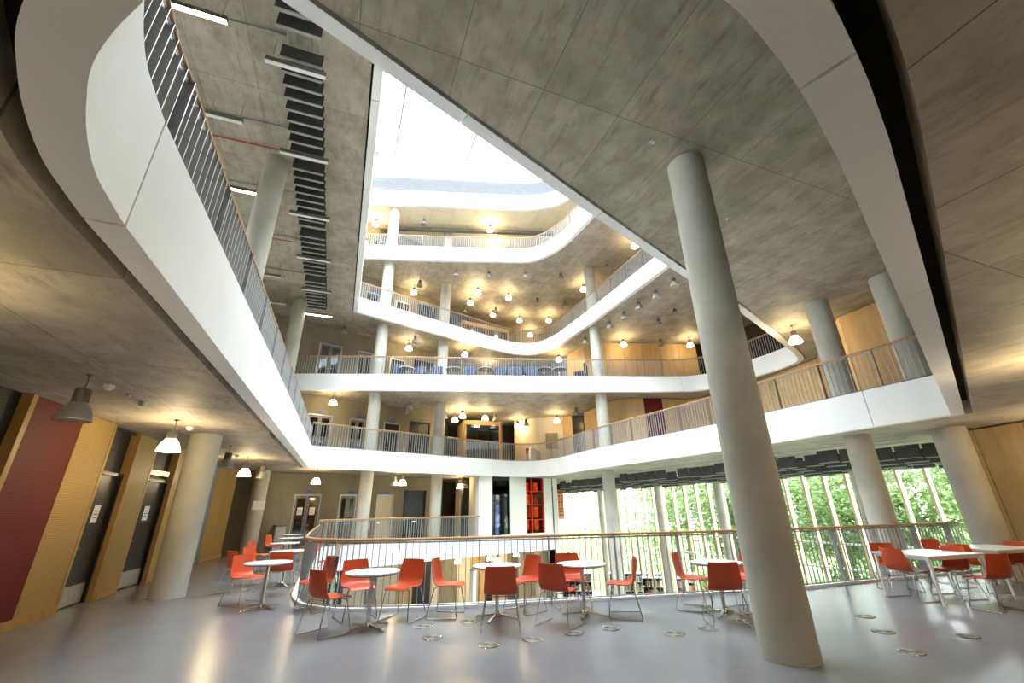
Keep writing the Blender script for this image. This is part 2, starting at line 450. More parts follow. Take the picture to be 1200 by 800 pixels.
# floor heights: soffit S[n], top of parapet T[n]
S = {0: -0.62, 1: 3.276, 2: 7.076, 3: 10.876, 4: 14.676, 5: 18.476}
T = {0: 0.10, 1: 4.15, 2: 7.90, 3: 11.70, 4: 15.55, 5: 19.50}
FL = {n: 3.8 * n for n in range(-1, 6)}
FLS = dict(FL); FLS[2] = 7.82      # finished floor of the lounge level
OUT2 = [(-15.5, -7), (13.2, -7), (16.6, 10.15), (14.8, 17.5), (12.2, 25.4), (3.6, 38.2), (3.6, 39), (-15.5, 39)]
OUT = [(-15.5, -7), (13.2, -7), (16.6, 10.15), (3.6, 37.95), (3.6, 39), (-15.5, 39)]

V1 = outline([[(-2.41, 2.17), (-8.42, 17.9)],
              [(-8.42, 17.9), (-6.55, 19.68), (-3.65, 22.2), (-1.88, 23.75), (-.9, 24.6), (0, 25.2), (.96, 25.4), (1.8, 24.95), (2.5, 23.75), (3.1, 22.3), (3.9, 20.2), (5.41, 17.3), (6.85, 14.45), (8.57, 10.1), (9.12, 8.77)],
              [(9.12, 8.77), (1.75, 1.735)],
              [(1.75, 1.735), (1.48, 1.49), (1.27, 1.31), (1.05, 1.135), (.79, .96), (.4, .77), (-.2, .66), (-.8, .74), (-1.28, .93), (-1.65, 1.14), (-1.86, 1.33), (-2.04, 1.53), (-2.2, 1.75), (-2.32, 1.98), (-2.41, 2.17)]])
V2 = outline([[(-6.8, -.8), (-11.8, 9), (-12.3, 19.6)],
              [(-12.3, 19.6), (-10.25, 19.77), (-6.25, 20.05), (1.26, 20.78), (8.3, 21.2)],
              [(8.3, 21.2), (9.3, 21.15), (10.05, 20.75), (10.55, 20.0), (11.08, 18.87), (11.5, 17.95), (11.75, 17.2), (11.75, 16.5), (11.2, 15.75), (10.2, 14.75)],
              [(10.2, 14.75), (6.85, 11.55), (3.84, 8.96), (-2.6, 3.04), (-6.8, -.8)]])
V3 = outline([[(.5, -1.8), (-2.83, 6.61), (-7.72, 19.05)],
              [(-7.72, 19.05), (-3.35, 22.83), (-1.4, 24.5)],
              [(-1.4, 24.5), (-.56, 25.15), (.3, 25.65), (1.3, 25.8), (2.1, 25.25), (2.89, 24.1)],
              [(2.89, 24.1), (4.21, 21.06), (6.5, 15.17), (10.2, 6)], [(10.2, 6), (9, -4)], [(9, -4), (.5, -1.8)]])
V4 = outline([[(-8, -3), (-10.5, 10)], [(-10.5, 10), (-10.8, 19.8)], [(-10.8, 19.8), (-8.23, 20)], [(-8.23, 20), (-3.16, 20.43), (.07, 20.62)],
              [(.07, 20.62), (1.13, 20.6), (1.9, 20.15), (2.75, 19.2), (3.4, 17.9)], [(3.4, 17.9), (3.99, 16.58), (8.5, 6)], [(8.5, 6), (9, -4)], [(9, -4), (-8, -3)]])
V5 = outline([[(-9, -4), (-11.5, 10)], [(-11.5, 10), (-11.8, 19.75)], [(-11.8, 19.75), (-8.3, 20.07), (.12, 20.8)],
              [(.12, 20.8), (1.4, 20.85), (2.71, 20.5), (3.76, 19.6), (4.6, 18)], [(4.6, 18), (9, 7)], [(9, 7), (9.5, -5)], [(9.5, -5), (-9, -4)]])
VOID = {1: V1, 2: V2, 3: V3, 4: V4, 5: V5}

# ------------------------------------------------------------------ floors and slabs
L0_EDGE = crspline([Vector(p) for p in [(11.4, 11.72), (9.6, 11.08), (7.7, 10.47), (5.89, 9.84), (3.88, 9.36), (2.1, 9.03), (.55, 8.75), (-.85, 8.5), (-2.3, 8.38), (-3.1, 8.44), (-3.85, 8.85), (-4.4, 9.6), (-4.75, 10.4), (-5.25, 11.6), (-7.7, 17.9)]]) \
        + [(-7.93, 18.45)] + [(-6.7, 19.9), (-1.9, 24.1), (2.3, 27.4)]
L0_EDGE = [tuple(p) for p in L0_EDGE]
floor_poly = [(-15.4, -6.9), (12.9, -6.9), (11.5, 11.75)] + L0_EDGE + [(2.3, 30.5), (-6, 30.5), (-15.4, 30.5)]
mb = MB().prism(floor_poly, -0.62, 0.0, mi=0, mi_side=1)
struct_mesh(mb, 'floor', [M['resin'], M['white']], 'polished grey resin floor of the cafe level')
gf = MB().prism([(-15.4, -6.9), (13.1, -6.9), (16.5, 10.15), (3.6, 37.9), (-15.4, 38.9)], -4.0, -3.8)
struct_mesh(gf, 'floor.001', M['gf_floor'], 'pale floor of the library below')

for n, V in VOID.items():
    gap = 0.12 if n == 1 else 0.05
    hole = offset(V, 0.205 + gap)
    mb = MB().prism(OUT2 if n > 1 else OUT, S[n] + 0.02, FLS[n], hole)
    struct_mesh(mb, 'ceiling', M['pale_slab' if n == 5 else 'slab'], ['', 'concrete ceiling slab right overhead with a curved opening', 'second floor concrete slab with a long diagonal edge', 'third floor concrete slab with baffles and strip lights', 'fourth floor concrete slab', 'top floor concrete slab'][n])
# white parapet bands, in precast panels
JOINTS = {1: [(-2.41, 2.17), (-4.0, 6.3), (-5.6, 10.5), (-7.1, 14.4), (-8.42, 17.9), (-6.55, 19.68), (-3.65, 22.2), (-1.2, 24.3), (2.5, 23.75), (3.75, 20.6), (5.41, 17.3), (7.0, 14.1), (8.57, 10.1), (9.12, 8.77), (6.0, 5.8), (3.4, 3.3), (1.26, 1.29), (-1.28, .93)]}
def auto_joints(V, step):
    return [tuple(q) for q, a in resample(V, step, True)]
for n, V in VOID.items():
    js = JOINTS.get(n) or auto_joints(V, 3.3)
    # insert joint points into a dense outline
    dense = []
    for i in range(len(V)):
        a, b = Vector(V[i]), Vector(V[(i + 1) % len(V)])
        k = max(1, int((b - a).length / 0.12))
        dense += [tuple(a + (b - a) * j / k) for j in range(k)]
    idx = sorted(set(nearest(dense, j) for j in js))
    corner = set(nearest(dense, c) for c in ([(-8.42, 17.9), (9.12, 8.77)] if n == 1 else []))
    inner = offset(dense, 0.205)
    band = structure('trim_%d' % n, 'white precast parapet band of floor %s' % ['', 'one', 'two', 'three', 'four', 'five'][n])
    gp = MB()
    for a in range(len(idx)):
        i, j = idx[a], idx[(a + 1) % len(idx)]
        if j <= i: j += len(dense)
        ids = [q % len(dense) for q in range(i, j + 1)]
        # drop nearly straight interior points
        keep = [ids[0]]
        for q in ids[1:-1]:
            p0, p1, p2 = Vector(dense[keep[-1]]), Vector(dense[q]), Vector(dense[(q + 1) % len(dense)])
            if abs((p1 - p0).normalized().cross((p2 - p1).normalized())) > 0.02: keep.append(q)
        keep.append(ids[-1])
        o = [Vector(dense[q]) for q in keep]; w = [Vector(inner[q]) for q in keep]
        g = 0.010
        e0 = (o[1] - o[0]).normalized(); e1 = (o[-2] - o[-1]).normalized()
        if ids[0] not in corner: o[0] = o[0] + e0 * g; w[0] = w[0] + e0 * g
        if ids[-1] not in corner: o[-1] = o[-1] + e1 * g; w[-1] = w[-1] + e1 * g
        k = len(o); m = MB()
        vs = [(p.x, p.y, S[n]) for p in o] + [(p.x, p.y, T[n]) for p in o] + [(p.x, p.y, T[n]) for p in w] + [(p.x, p.y, S[n]) for p in w]
        fs = []
        for q in range(k - 1):
            for r in range(4):
                A, B = r * k, ((r + 1) % 4) * k
                fs.append((A + q, B + q, B + q + 1, A + q + 1))
        fs.append((0, 3 * k, 2 * k, k)); fs.append((k - 1, 2 * k - 1, 3 * k - 1, 4 * k - 1))
        fs = [tuple(reversed(f)) for f in fs]
        m.add(vs, fs)
        m.build('parapet_panel', M['white'], band, 25)
    # dark void behind the panels (closes the slot between panel and slab edge)
    o1 = offset(V, 0.20); o2 = offset(V, 0.42)
    k = len(V); z = S[n] + (0.30 if n == 1 else 0.15)
    gp.add([(x, y, z) for x, y in o1] + [(x, y, z) for x, y in o2], [(i, (i + 1) % k, k + (i + 1) % k, k + i) for i in range(k)])
    gb = gp.build('joint_backing', M['gap'], band)

# the cafe floor's own white edge: kerb strip and the far band
band0 = structure('trim_0', 'white edge band of the cafe floor')
kp = [Vector(p) for p in L0_EDGE]
segs = [(0, nearest(L0_EDGE, (3.88, 9.36))), (nearest(L0_EDGE, (3.88, 9.36)), nearest(L0_EDGE, (-.85, 8.5))), (nearest(L0_EDGE, (-.85, 8.5)), nearest(L0_EDGE, (-4.4, 9.6))),
        (nearest(L0_EDGE, (-4.4, 9.6)), nearest(L0_EDGE, (-7.93, 18.45)))]
far_pts = [(-7.93, 18.45), (-6.7, 19.9), (-4.3, 22.0), (-1.9, 24.1), (.2, 25.75), (2.3, 27.4)]
def edge_strip(path, z0, z1, t, name, mat, parent):
    inn = offset(path, t, False); k = len(path)
    out = offset(path, -0.02, False)
    vs = [(x, y, z0) for x, y in out] + [(x, y, z1) for x, y in out] + [(x, y, z1) for x, y in inn] + [(x, y, z0) for x, y in inn]
    fs = []
    for q in range(k - 1):
        for r in range(4):
            A, B = r * k, ((r + 1) % 4) * k
            fs.append((A + q, A + q + 1, B + q + 1, B + q))
    fs.append((0, k, 2 * k, 3 * k)); fs.append((k - 1, 4 * k - 1, 3 * k - 1, 2 * k - 1))
    # travel of L0_EDGE has the floor on its left
    return MB().add(vs, [tuple(reversed(f)) for f in fs]).build(name, mat, parent, 30)
for a, b in segs:
    if b > a: edge_strip(L0_EDGE[a:b + 1], -0.66, 0.05, 0.04, 'edge_panel', M['white'], band0)
for i in range(len(far_pts) - 1):
    p, q = Vector(far_pts[i]), Vector(far_pts[i + 1]); e = (q - p).normalized() * 0.006
    MB().wallbox(p + e, q - e, -0.66, 0.25, -0.02, 0.2).build('edge_panel', M['white'], band0)

# ------------------------------------------------------------------ outer shell
def wall(name, label, p, q, z0, z1, mat, t=0.3):
    return struct_mesh(MB().wallbox(p, q, z0, z1, 0, t), name, mat, label)
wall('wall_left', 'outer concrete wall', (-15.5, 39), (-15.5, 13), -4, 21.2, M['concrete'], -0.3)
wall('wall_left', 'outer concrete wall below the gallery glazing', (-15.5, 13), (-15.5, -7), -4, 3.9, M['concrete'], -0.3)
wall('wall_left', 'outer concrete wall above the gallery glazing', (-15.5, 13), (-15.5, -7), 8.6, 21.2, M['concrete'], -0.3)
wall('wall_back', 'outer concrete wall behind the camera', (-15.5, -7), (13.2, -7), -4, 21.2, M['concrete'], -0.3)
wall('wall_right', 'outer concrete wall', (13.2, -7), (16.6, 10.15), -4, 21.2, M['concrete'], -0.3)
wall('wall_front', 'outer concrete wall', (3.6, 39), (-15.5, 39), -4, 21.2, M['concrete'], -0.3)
wall('wall_front.001', 'upper wall above the library glazing', (16.6, 10.15), (3.6, 37.95), 3.3, 7.08, M['plaster'], -0.3)
for _i in (2, 3, 4):
    wall('wall_front.003', 'upper outer wall', OUT2[_i], OUT2[_i + 1], 7.09, 21.2, M['plaster'], -0.3)
wall('wall_front.002', 'white return wall beside the library glazing', (3.6, 39), (2.36, 27.45), -4, 3.3, M['plaster'], 0.25)
# roof: frame slab with the skylight in it
mb = MB().prism(OUT2, 21.0, 21.4, offset(V5, 0.3))
struct_mesh(mb, 'roof', M['white'], 'white roof slab round the skylight')
sky = structure('window_1', 'glass roof over the atrium')
ux, uy = cos(radians(21.5)), sin(radians(21.5))
def uv(u, v): return (u * ux - v * uy, u * uy + v * ux)
us = [-15.84 + 4.14 * k for k in range(8)]
vs_ = [-8 + 3.9 * k for k in range(10)]
for i in range(len(us) - 1):
    for j in range(len(vs_) - 1):
        q = [uv(us[i] + .02, vs_[j] + .02), uv(us[i + 1] - .02, vs_[j] + .02), uv(us[i + 1] - .02, vs_[j + 1] - .02), uv(us[i] + .02, vs_[j + 1] - .02)]
        MB().prism(q, 21.46, 21.48).build('pane', M['roof_glass'], sky)
for u in us:
    a, b = uv(u, vs_[0]), uv(u, vs_[-1]); MB().wallbox(a, b, 21.36, 21.50, -.06, .06).build('glazing_bar', M['baffle_edge'], sky)
for v in vs_:
    a, b = uv(us[0], v), uv(us[-1], v); MB().wallbox(a, b, 21.40, 21.49, -.035, .035).build('glazing_bar', M['baffle_edge'], sky)
# louvre band above the top parapet
lou = structure('trim_6', 'white louvre band under the glass roof')
lp = offset(V5, 0.12)
for k in range(10):
    z = 19.62 + k * 0.10
    a = offset(V5, 0.06); b = offset(V5, 0.16); kk = len(a)
    MB().add([(x, y, z) for x, y in a] + [(x, y, z + .07) for x, y in b] + [(x, y, z + .085) for x, y in b] + [(x, y, z + .015) for x, y in a],
             [(i, (i + 1) % kk, kk + (i + 1) % kk, kk + i) for i in range(kk)] + [(3 * kk + i, 3 * kk + (i + 1) % kk, i + 0 * kk + 0 if False else (i + 1) % kk, i) for i in range(kk)] + [(2 * kk + i, 2 * kk + (i + 1) % kk, 3 * kk + (i + 1) % kk, 3 * kk + i) for i in range(kk)]).build('louvre_blade', M['louvre'], lou)
b = offset(V5, 0.2); kk = len(b)
MB().add([(x, y, 19.4) for x, y in b] + [(x, y, 21.0) for x, y in b], [(i, kk + i, kk + (i + 1) % kk, (i + 1) % kk) for i in range(kk)]).build('louvre_backing', M['louvre'], lou)
a = offset(V5, 0.02); b = offset(V5, 0.3)
MB().add([(x, y, 20.62) for x, y in a] + [(x, y, 21.1) for x, y in a] + [(x, y, 20.62) for x, y in b], [(i, kk + i, kk + (i + 1) % kk, (i + 1) % kk) for i in range(kk)] + [(i, (i + 1) % kk, 2 * kk + (i + 1) % kk, 2 * kk + i) for i in range(kk)]).build('eaves_board', M['white'], lou)
for (x, y) in [(-6.65, 20.1), (-4.0, 20.3), (-1.6, 20.5), (1.24, 20.7)]:
    t = thing('roof_floodlight', 'small white floodlight on the eaves under the glass roof, %s along' % ['first', 'second', 'third', 'fourth'][[-6.65, -4.0, -1.6, 1.24].index(x)], 'floodlight', (x, y, 20.9))
    MB().box((0, 0, 0), (.2, .12, .14)).build('housing', M['alu'], t)
    MB().box((0, .12, .02), (.05, .2, .04)).build('bracket', M['alu'], t)

# ------------------------------------------------------------------ columns
def column(x, y, z0, z1, r, label, mat='column'):
    m = MB().lathe([(r, z0), (r, z1)], 40, (0, 0, 0))
    o = m.build('column', M[mat], None, 40); o.location = (x, y, 0)
    return tag(o, label, None, None, 'structure')
COLS = [
    (3.06, 5.69, 0, 7.09, .30, 'tall bare concrete column rising two floors beside the round tables'),
    (-7.15, 9.9, 0, 3.29, .315, 'thick concrete column in front of the panelled door wall'),
    (-6.62, 9.25, 3.8, 10.89, .30, 'tall column above the left parapet beside the baffle strip'),
    (-11.0, 19.2, 0, 3.29, .30, 'concrete column with a white notice on it'),
    (-10.0, 17.8, 3.8, 10.89, .30, 'warmly lit tall column at the end of the baffle strip'),
    (9.25, 11.55, -3.8, 3.29, .30, 'concrete column behind the right end of the cafe railing'),
    (10.75, 10.55, 0, 3.29, .33, 'thick concrete column beside the rectangular tables'),
    (9.0, 11.2, 3.8, 7.09, .30, 'first floor column beside a lit pendant'),
    (9.75, 9.72, 3.8, 7.09, .30, 'first floor column partly hidden by the parapet soffit'),
]
for s, (x, y) in enumerate([(-6.95, 20.79), (-4.08, 23.26), (4.62, 21.65)]):
    for n in range(5):
        z0 = (-3.8 if (s == 2 and n == 0) else FL[n]); z1 = S[n + 1] + .02
        COLS.append((x, y, z0, z1, .30, '%s column of the %s stack at the far side of the atrium' % (['ground floor', 'first floor', 'second floor', 'third floor', 'fourth floor'][n], ['left', 'middle', 'right'][s])))
COLS.append((1.5, 28.9, -3.8, -.62, .3, 'library column under the end of the white band'))
for c in COLS: column(*c)

# ------------------------------------------------------------------ railings
def rail(name, label, path, zb, zt, individual=True, step=0.12, closed=False, zt2=None, depth=0.03, bmat='rail_grey'):
    """oak handrail, flat-bar balusters, thicker posts, bottom flat"""
    t = thing(name, label, 'railing')
    h = zt - zb
    mb = MB(); k = 0
    sp = resample(path, step, closed)
    L = len(sp)
    bal = MB().box((0, 0, h / 2), (.011, depth, h)).mesh('baluster', M[bmat])
    pos = MB().box((0, 0, h / 2), (.014, max(.09, depth * 1.4), h)).mesh('post', M['steel'])
    stuff = MB(); post_s = MB()
    for i, (q, a) in enumerate(sp):
        ispost = (i % 11 == 5)
        if individual:
            put(pos if ispost else bal, 'post' if ispost else 'baluster', t, (q.x, q.y, zb), a)
        else:
            if ispost: post_s.box((q.x, q.y, zb + h / 2), (.022, depth * 1.4, h), a)
            else: stuff.box((q.x, q.y, zb + h / 2), (.011, depth, h), a)
    if not individual:
        o = stuff.build('balusters', M['rail_grey'], t); o['kind'] = 'stuff'
        o = post_s.build('posts', M['steel'], t); o['kind'] = 'stuff'
    P3 = [(p[0], p[1], zt + .02) for p in path]
    MB().tube(P3, .025, 8, closed).build('handrail', M['oak'], t, 60)
    MB().tube([(x, y, zt - .03) for x, y, z in P3], .014, 4, closed).build('top_flat', M['steel'], t)
    MB().tube([(x, y, zb + .04) for x, y, z in P3], .012, 4, closed).build('bottom_flat', M['steel'], t)
    return t
near_path = [p for p in offset(L0_EDGE, -0.10, False)]
iA = nearest(L0_EDGE, (-7.93, 18.45))
# near run: floor lies to the left of travel reversed -> use inner offset of .08 toward the floor
def inset(path, d): return offset(path, d, False)
run = inset(L0_EDGE[:iA + 1], -0.08)
test = Vector(run[len(run) // 3])
rail('railing', 'cafe floor railing with oak handrail curving round the void behind the red chairs', run, 0.02, 1.08, True, depth=.024, bmat='steel')
rail('railing', 'railing on the far side of the cafe floor void before the concrete wall', inset([(-7.93, 18.45), (-6.7, 19.9), (-1.9, 24.1)], -0.08), 0.25, 1.24, False)
r1 = offset(V1, 0.095)
rail('railing', 'first floor railing on the long left parapet curving overhead', sub(r1, (-.2, .6), (-8.45, 17.9)), T[1], T[1] + .72, True, depth=.05)
rail('railing', 'first floor railing across the far end of the atrium', sub(r1, (-8.45, 17.95), (3.1, 22.35)), T[1], T[1] + .97, False)
rail('railing', 'first floor railing on the right side up to the pointed corner', sub(r1, (3.1, 22.35), (9.25, 8.7)), T[1], T[1] + .95, True)
r2 = offset(V2, 0.12)
rail('railing', 'second floor railing along the straight far parapet', sub(r2, (-12.3, 19.7), (8.3, 21.3)), T[2], T[2] + .95, False)
rail('railing', 'second floor railing round the right tip', sub(r2, (8.4, 21.3), (10.3, 14.7)), T[2], T[2] + .95, False)
r3 = offset(V3, 0.12)
rail('railing', 'third floor railing on the slanting left part of the far parapet', sub(r3, (-7.7, 19.2), (-1.4, 24.6)), T[3], T[3] + .93, False)
rail('railing', 'third floor railing round the nose and up the right side', sub(r3, (-1.4, 24.6), (8.0, 11.7)), T[3], T[3] + .93, False)
r4 = offset(V4, 0.12)
rail('railing', 'fourth floor railing below the skylight', sub(r4, (-10.6, 19.9), (5.5, 13.5)), T[4], T[4] + .78, False)

# ------------------------------------------------------------------ left panelled wall of the cafe floor
def panels_wall(name, label, items, z0, z1):
    w = structure(name, label)
    for (p, q, mat, t0, t1) in items:
        d = (Vector(q) - Vector(p)).normalized() * 0.006
        MB().wallbox(Vector(p) + d, Vector(q) - d, z0, z1, t0, t1).build('panel', M[mat], w)
    return w
ZC = 3.29
LW = [((-6.45, 2.2), (-6.62, 4.2), 'black_panel', .28, .34), ((-6.62, 4.2), (-7.14, 6.09), 'black_panel', .14, .34),
      ((-7.2, 6.2), (-7.64, 7.44), 'red_panel', 0, .34), ((-7.64, 7.44), (-8.0, 8.45), 'wood', 0, .34),
      ((-8.5, 9.74), (-8.8, 10.56), 'wood', 0, .34), ((-9.22, 11.95), (-9.4, 12.45), 'wood', 0, .34),
      ((-9.4, 12.45), (-10.1, 14.2), 'wood', 0.02, .34), ((-10.1, 14.2), (-10.72, 15.55), 'wood', 0.02, .34),
      ((-10.72, 15.55), (-11.02, 16.3), 'slate', 0, .3), ((-11.02, 16.3), (-11.3, 17.4), 'wood', 0, .3), ((-11.3, 17.4), (-11.55, 18.35), 'wood', 0, .3)]
panels_wall('wall_left', 'cafe floor wall of red, birch and black slotted panels', LW, 0.0, ZC)
jw = structure('trim_7', 'birch edge boards of the projecting wall panels')
for (p, q) in [((-7.165, 6.10), (-7.2, 6.2)), ((-8.46, 9.62), (-8.5, 9.74)), ((-9.17, 11.82), (-9.22, 11.95))]:
    MB().wallbox(p, q, 0, ZC, -.015, .33).build('edge_board', M['jamb'], jw)
MB().wallbox((-8.0, 8.45), (-8.04, 8.54), 0, ZC, -.005, .33).build('edge_board', M['jamb'], jw)
MB().wallbox((-8.8, 10.56), (-8.83, 10.64), 0, ZC, -.005, .33).build('edge_board', M['jamb'], jw)
bb = structure('baseboard_left', 'birch baseboard under the wall panels')
for (p, q) in [((-7.2, 6.2), (-7.64, 7.44)), ((-7.64, 7.44), (-8.0, 8.45)), ((-8.5, 9.74), (-8.8, 10.56)), ((-11.02, 16.3), (-11.55, 18.35))]:
    MB().wallbox(p, q, 0, .14, -.03, 0).build('board', M['jamb'], bb)
# wall behind the panels
struct_mesh(MB().wallbox((-6.7, -6.9), (-6.45, 2.2), 0, ZC, .0, .4).wallbox((-6.45, 2.2), (-8.0, 8.45), 0, ZC, .34, .6).wallbox((-8.0, 8.45), (-11.55, 18.35), 0, ZC, .34, .6), 'wall_left', M['dark'], 'dark backing wall behind the panels')

def door_in(name, label, p, q, z0, zh, leaf='black', frame='black', leaves=1, kick=True, paper=True, off=.3, transom=None, fw=.06, glass_leaf=None, handle=True, frame_out=.03):
    """door between plan points p and q; `off` is the depth of the leaf behind the line (left of p->q)"""
    P, Q = Vector(p), Vector(q); d = (Q - P).normalized(); L = (Q - P).length
    r = structure(name, label)
    zt = z0 + zh
    MB().wallbox(P, P + d * fw, z0, zt, off - frame_out, off + .1).build('jamb', M[frame], r)
    MB().wallbox(Q - d * fw, Q, z0, zt, off - frame_out, off + .1).build('jamb', M[frame], r)
    MB().wallbox(P, Q, zt, zt + fw, off - frame_out, off + .1).build('head', M[frame], r)
    w = (L - 2 * fw) / leaves
    for k in range(leaves):
        a = P + d * (fw + k * w + .005); b = P + d * (fw + (k + 1) * w - .005)
        lf = MB().wallbox(a, b, z0 + .01, zt - .005, off + .02, off + .065)
        if glass_leaf:
            lf = MB(); s = .09
            lf.wallbox(a, a + d * s, z0 + .01, zt - .005, off + .02, off + .065); lf.wallbox(b - d * s, b, z0 + .01, zt - .005, off + .02, off + .065)
            lf.wallbox(a + d * s, b - d * s, z0 + .01, z0 + .2, off + .02, off + .065); lf.wallbox(a + d * s, b - d * s, zt - .12, zt - .005, off + .02, off + .065)
            lo = lf.build('leaf', M[leaf], r)
            MB().wallbox(a + d * s, b - d * s, z0 + .2, zt - .12, off + .035, off + .045).build('pane', M[glass_leaf], r)
        else:
            lf.build('leaf', M[leaf], r)
        if kick: MB().wallbox(a + d * .03, b - d * .03, z0 + .03, z0 + .36, off + .012, off + .02).build('kick_plate', M['alu'], r)
        if handle:
            hx = a + d * .08 if k == leaves - 1 else b - d * .08
            MB().wallbox(hx - d * .01, hx + d * .11, z0 + 1.0, z0 + 1.03, off - .05, off + .02).build('handle', M['chrome'], r)
        if paper:
            c = (a + b) / 2
            MB().wallbox(c - d * .12, c + d * .12, z0 + 1.45, z0 + 1.78, off + .014, off + .02).build('notice', M['paper'], r)
            for i in range(3):
                MB().wallbox(c - d * .08, c + d * (.08 - .03 * (i == 2)), z0 + 1.66 - i * .06, z0 + 1.675 - i * .06, off + .011, off + .014).build('print_line', M['ink'], r)
    if transom:
        MB().wallbox(P + d * fw, Q - d * fw, zt + fw, z0 + transom, off + .03, off + .05).build('transom_panel', M['black_panel'], r)
        MB().wallbox(P, Q, z0 + transom, z0 + transom + .05, off - frame_out, off + .1).build('transom_head', M[frame], r)
    return r
door_in('door_1', 'black door with a paper notice between birch panels', (-8.04, 8.54), (-8.46, 9.62), 0, 2.35, off=.11, transom=3.24)
door_in('door_2', 'second black door with a paper notice and bright transom', (-8.83, 10.64), (-9.17, 11.82), 0, 2.35, off=.11, transom=3.24)
d2 = structure('window_2', 'small lit transom over the second black door')
MB().wallbox((-8.86, 10.75), (-9.13, 11.7), 2.5, 2.62, .06, .1).build('frame', M['alu'], d2)

# concrete wall at the far left, all floors, with door openings
WA, WB = Vector((-11.9, 19.2)), Vector((-4.4, 25.75)); WD = (WB - WA).normalized(); WL = (WB - WA).length
def wp(t): return WA + WD * t
def wall_open(name, label, z0, z1, ops, t_start=-2.6, t_end=None, mat='concrete'):
    mb = MB(); t = t_start; te = WL if t_end is None else t_end
    for a, b, zt in ops:
        mb.wallbox(wp(t), wp(a), z0, z1, 0, .3); mb.wallbox(wp(a), wp(b), zt, z1, 0, .3); t = b
    mb.wallbox(wp(t), wp(te), z0, z1, 0, .3)
    return struct_mesh(mb, name, M[mat], label)
nd = 3
for n, (z0, z1) in enumerate([(0, 3.29), (3.8, 7.09), (7.6, 10.89), (11.4, 14.69), (15.2, 18.49)]):
    wall_open('wall_left', '%s concrete wall with doors at the far left' % ['cafe floor', 'first floor', 'second floor', 'third floor', 'fourth floor'][n], z0, z1,
              [(2.3, 3.5, z0 + 2.36), (4.38, 5.24, z0 + 2.36), (6.3, 7.26, z0 + 2.36), (7.83, 9.2, z0 + 2.6)])
    fl = ['cafe floor', 'first floor', 'second floor', 'third floor', 'fourth floor'][n]
    door_in('door_%d' % nd, '%s dark glazed double door with pale frame in the concrete wall' % fl, wp(2.3), wp(3.5), z0, 2.3, 'grey_metal', 'alu', 2, False, n == 0, .04, None, .05, 'dark_glass')
    door_in('door_%d' % (nd + 1), '%s glazed double door with pale frame' % fl, wp(4.38), wp(5.24), z0, 2.3, 'grey_metal', 'alu', 2, False, False, .04, None, .05, 'glass' if n == 0 else 'dark_glass')
    door_in('door_%d' % (nd + 2), '%s single door with pale frame' % fl, wp(6.3), wp(7.26), z0, 2.3, 'cream' if n == 0 else 'dark', 'alu', 1, False, False, .04, None, .06)
    door_in('door_%d' % (nd + 3), '%s wide black doorway' % fl, wp(7.83), wp(9.2), z0, 2.54, 'black', 'black', 2, False, False, .1, None, .05)
    nd += 4
    for k, tt in enumerate([2.9, 4.93, 6.8] if n < 2 else [2.96, 4.96]):
        q = wp(tt)
        s = MB().wallbox(wp(tt - .14), wp(tt + .14), z0 + 2.42, z0 + 2.53, -.03, 0).build('door_sign', M['sign_blue'])
        tag(s, 'small blue sign over the %s door of the %s concrete wall' % (['first', 'second', 'third'][k], fl), 'sign')
# lift lobby and white core at the cafe floor
struct_mesh(MB().wallbox((-4.4, 25.75), (-4.6, 29.6), 0, 3.29, 0, .3), 'wall_left', M['concrete'], 'lobby side wall')
struct_mesh(MB().wallbox((-5.5, 30.2), (2.4, 30.4), 0, 3.29, 0, .3), 'wall_front', M['concrete'], 'lobby end wall')
def panel_at(p, q, z0, z1, t0, t1, mat, name, label):
    return struct_mesh(MB().wallbox(p, q, z0, z1, t0, t1), name, M[mat], label)
panel_at((-3.9, 28.0), (-3.45, 28.3), 0, 2.5, 0, .1, 'black', 'door_40', 'black lift lobby door')
panel_at((-3.4, 27.4), (-2.95, 27.75), 0, 3.29, 0, .4, 'cream', 'wall_front', 'cream lobby pier')
panel_at((-2.95, 28.0), (-2.5, 28.3), 0, 3.0, 0, .1, 'black', 'door_41', 'dark lobby doorway')
panel_at((-2.55, 25.4), (-1.98, 24.3), 0, 3.29, 0, .2, 'cream', 'wall_front', 'cream lobby return')
# white core wall along the edge: pieces between pixel columns 561..648
CA, CB = Vector((-1.92, 24.12)), Vector((2.3, 27.42)); CD = (CB - CA).normalized(); CLn = (CB - CA).length
def cp(f): return CA + CD * (f * CLn)
core = structure('wall_front', 'white lift core wall with two tall coloured windows')
for f0, f1 in [(0, .165), (.40, .615), (.88, 1.0)]:
    MB().wallbox(cp(f0), cp(f1), .25, 3.29, 0, .3).build('panel', M['plaster'], core)
w3 = structure('window_3', 'tall dark blue window in the white core wall')
MB().wallbox(cp(.165), cp(.40), .25, 3.29, .12, .14).build('pane', M['blue_glass'], w3)
for f in (.165, .39):
    MB().wallbox(cp(f), cp(f + .012), .25, 3.29, .02, .2).build('frame', M['dark'], w3)
MB().wallbox(cp(.165), cp(.40), 3.1, 3.29, .02, .2).build('frame', M['dark'], w3)
w4 = structure('window_4', 'tall red window in the white core wall')
MB().wallbox(cp(.615), cp(.88), .25, 3.29, .12, .14).build('pane', M['red_glass'], w4)
for f in (.615, .70, .865):
    MB().wallbox(cp(f), cp(f + .014), .25, 3.29, .05, .2).build('frame', M['red_plastic'], w4)
for z in (.95, 1.75, 2.5):
    MB().wallbox(cp(.615), cp(.88), z, z + .04, .05, .2).build('glazing_bar', M['red_plastic'], w4)
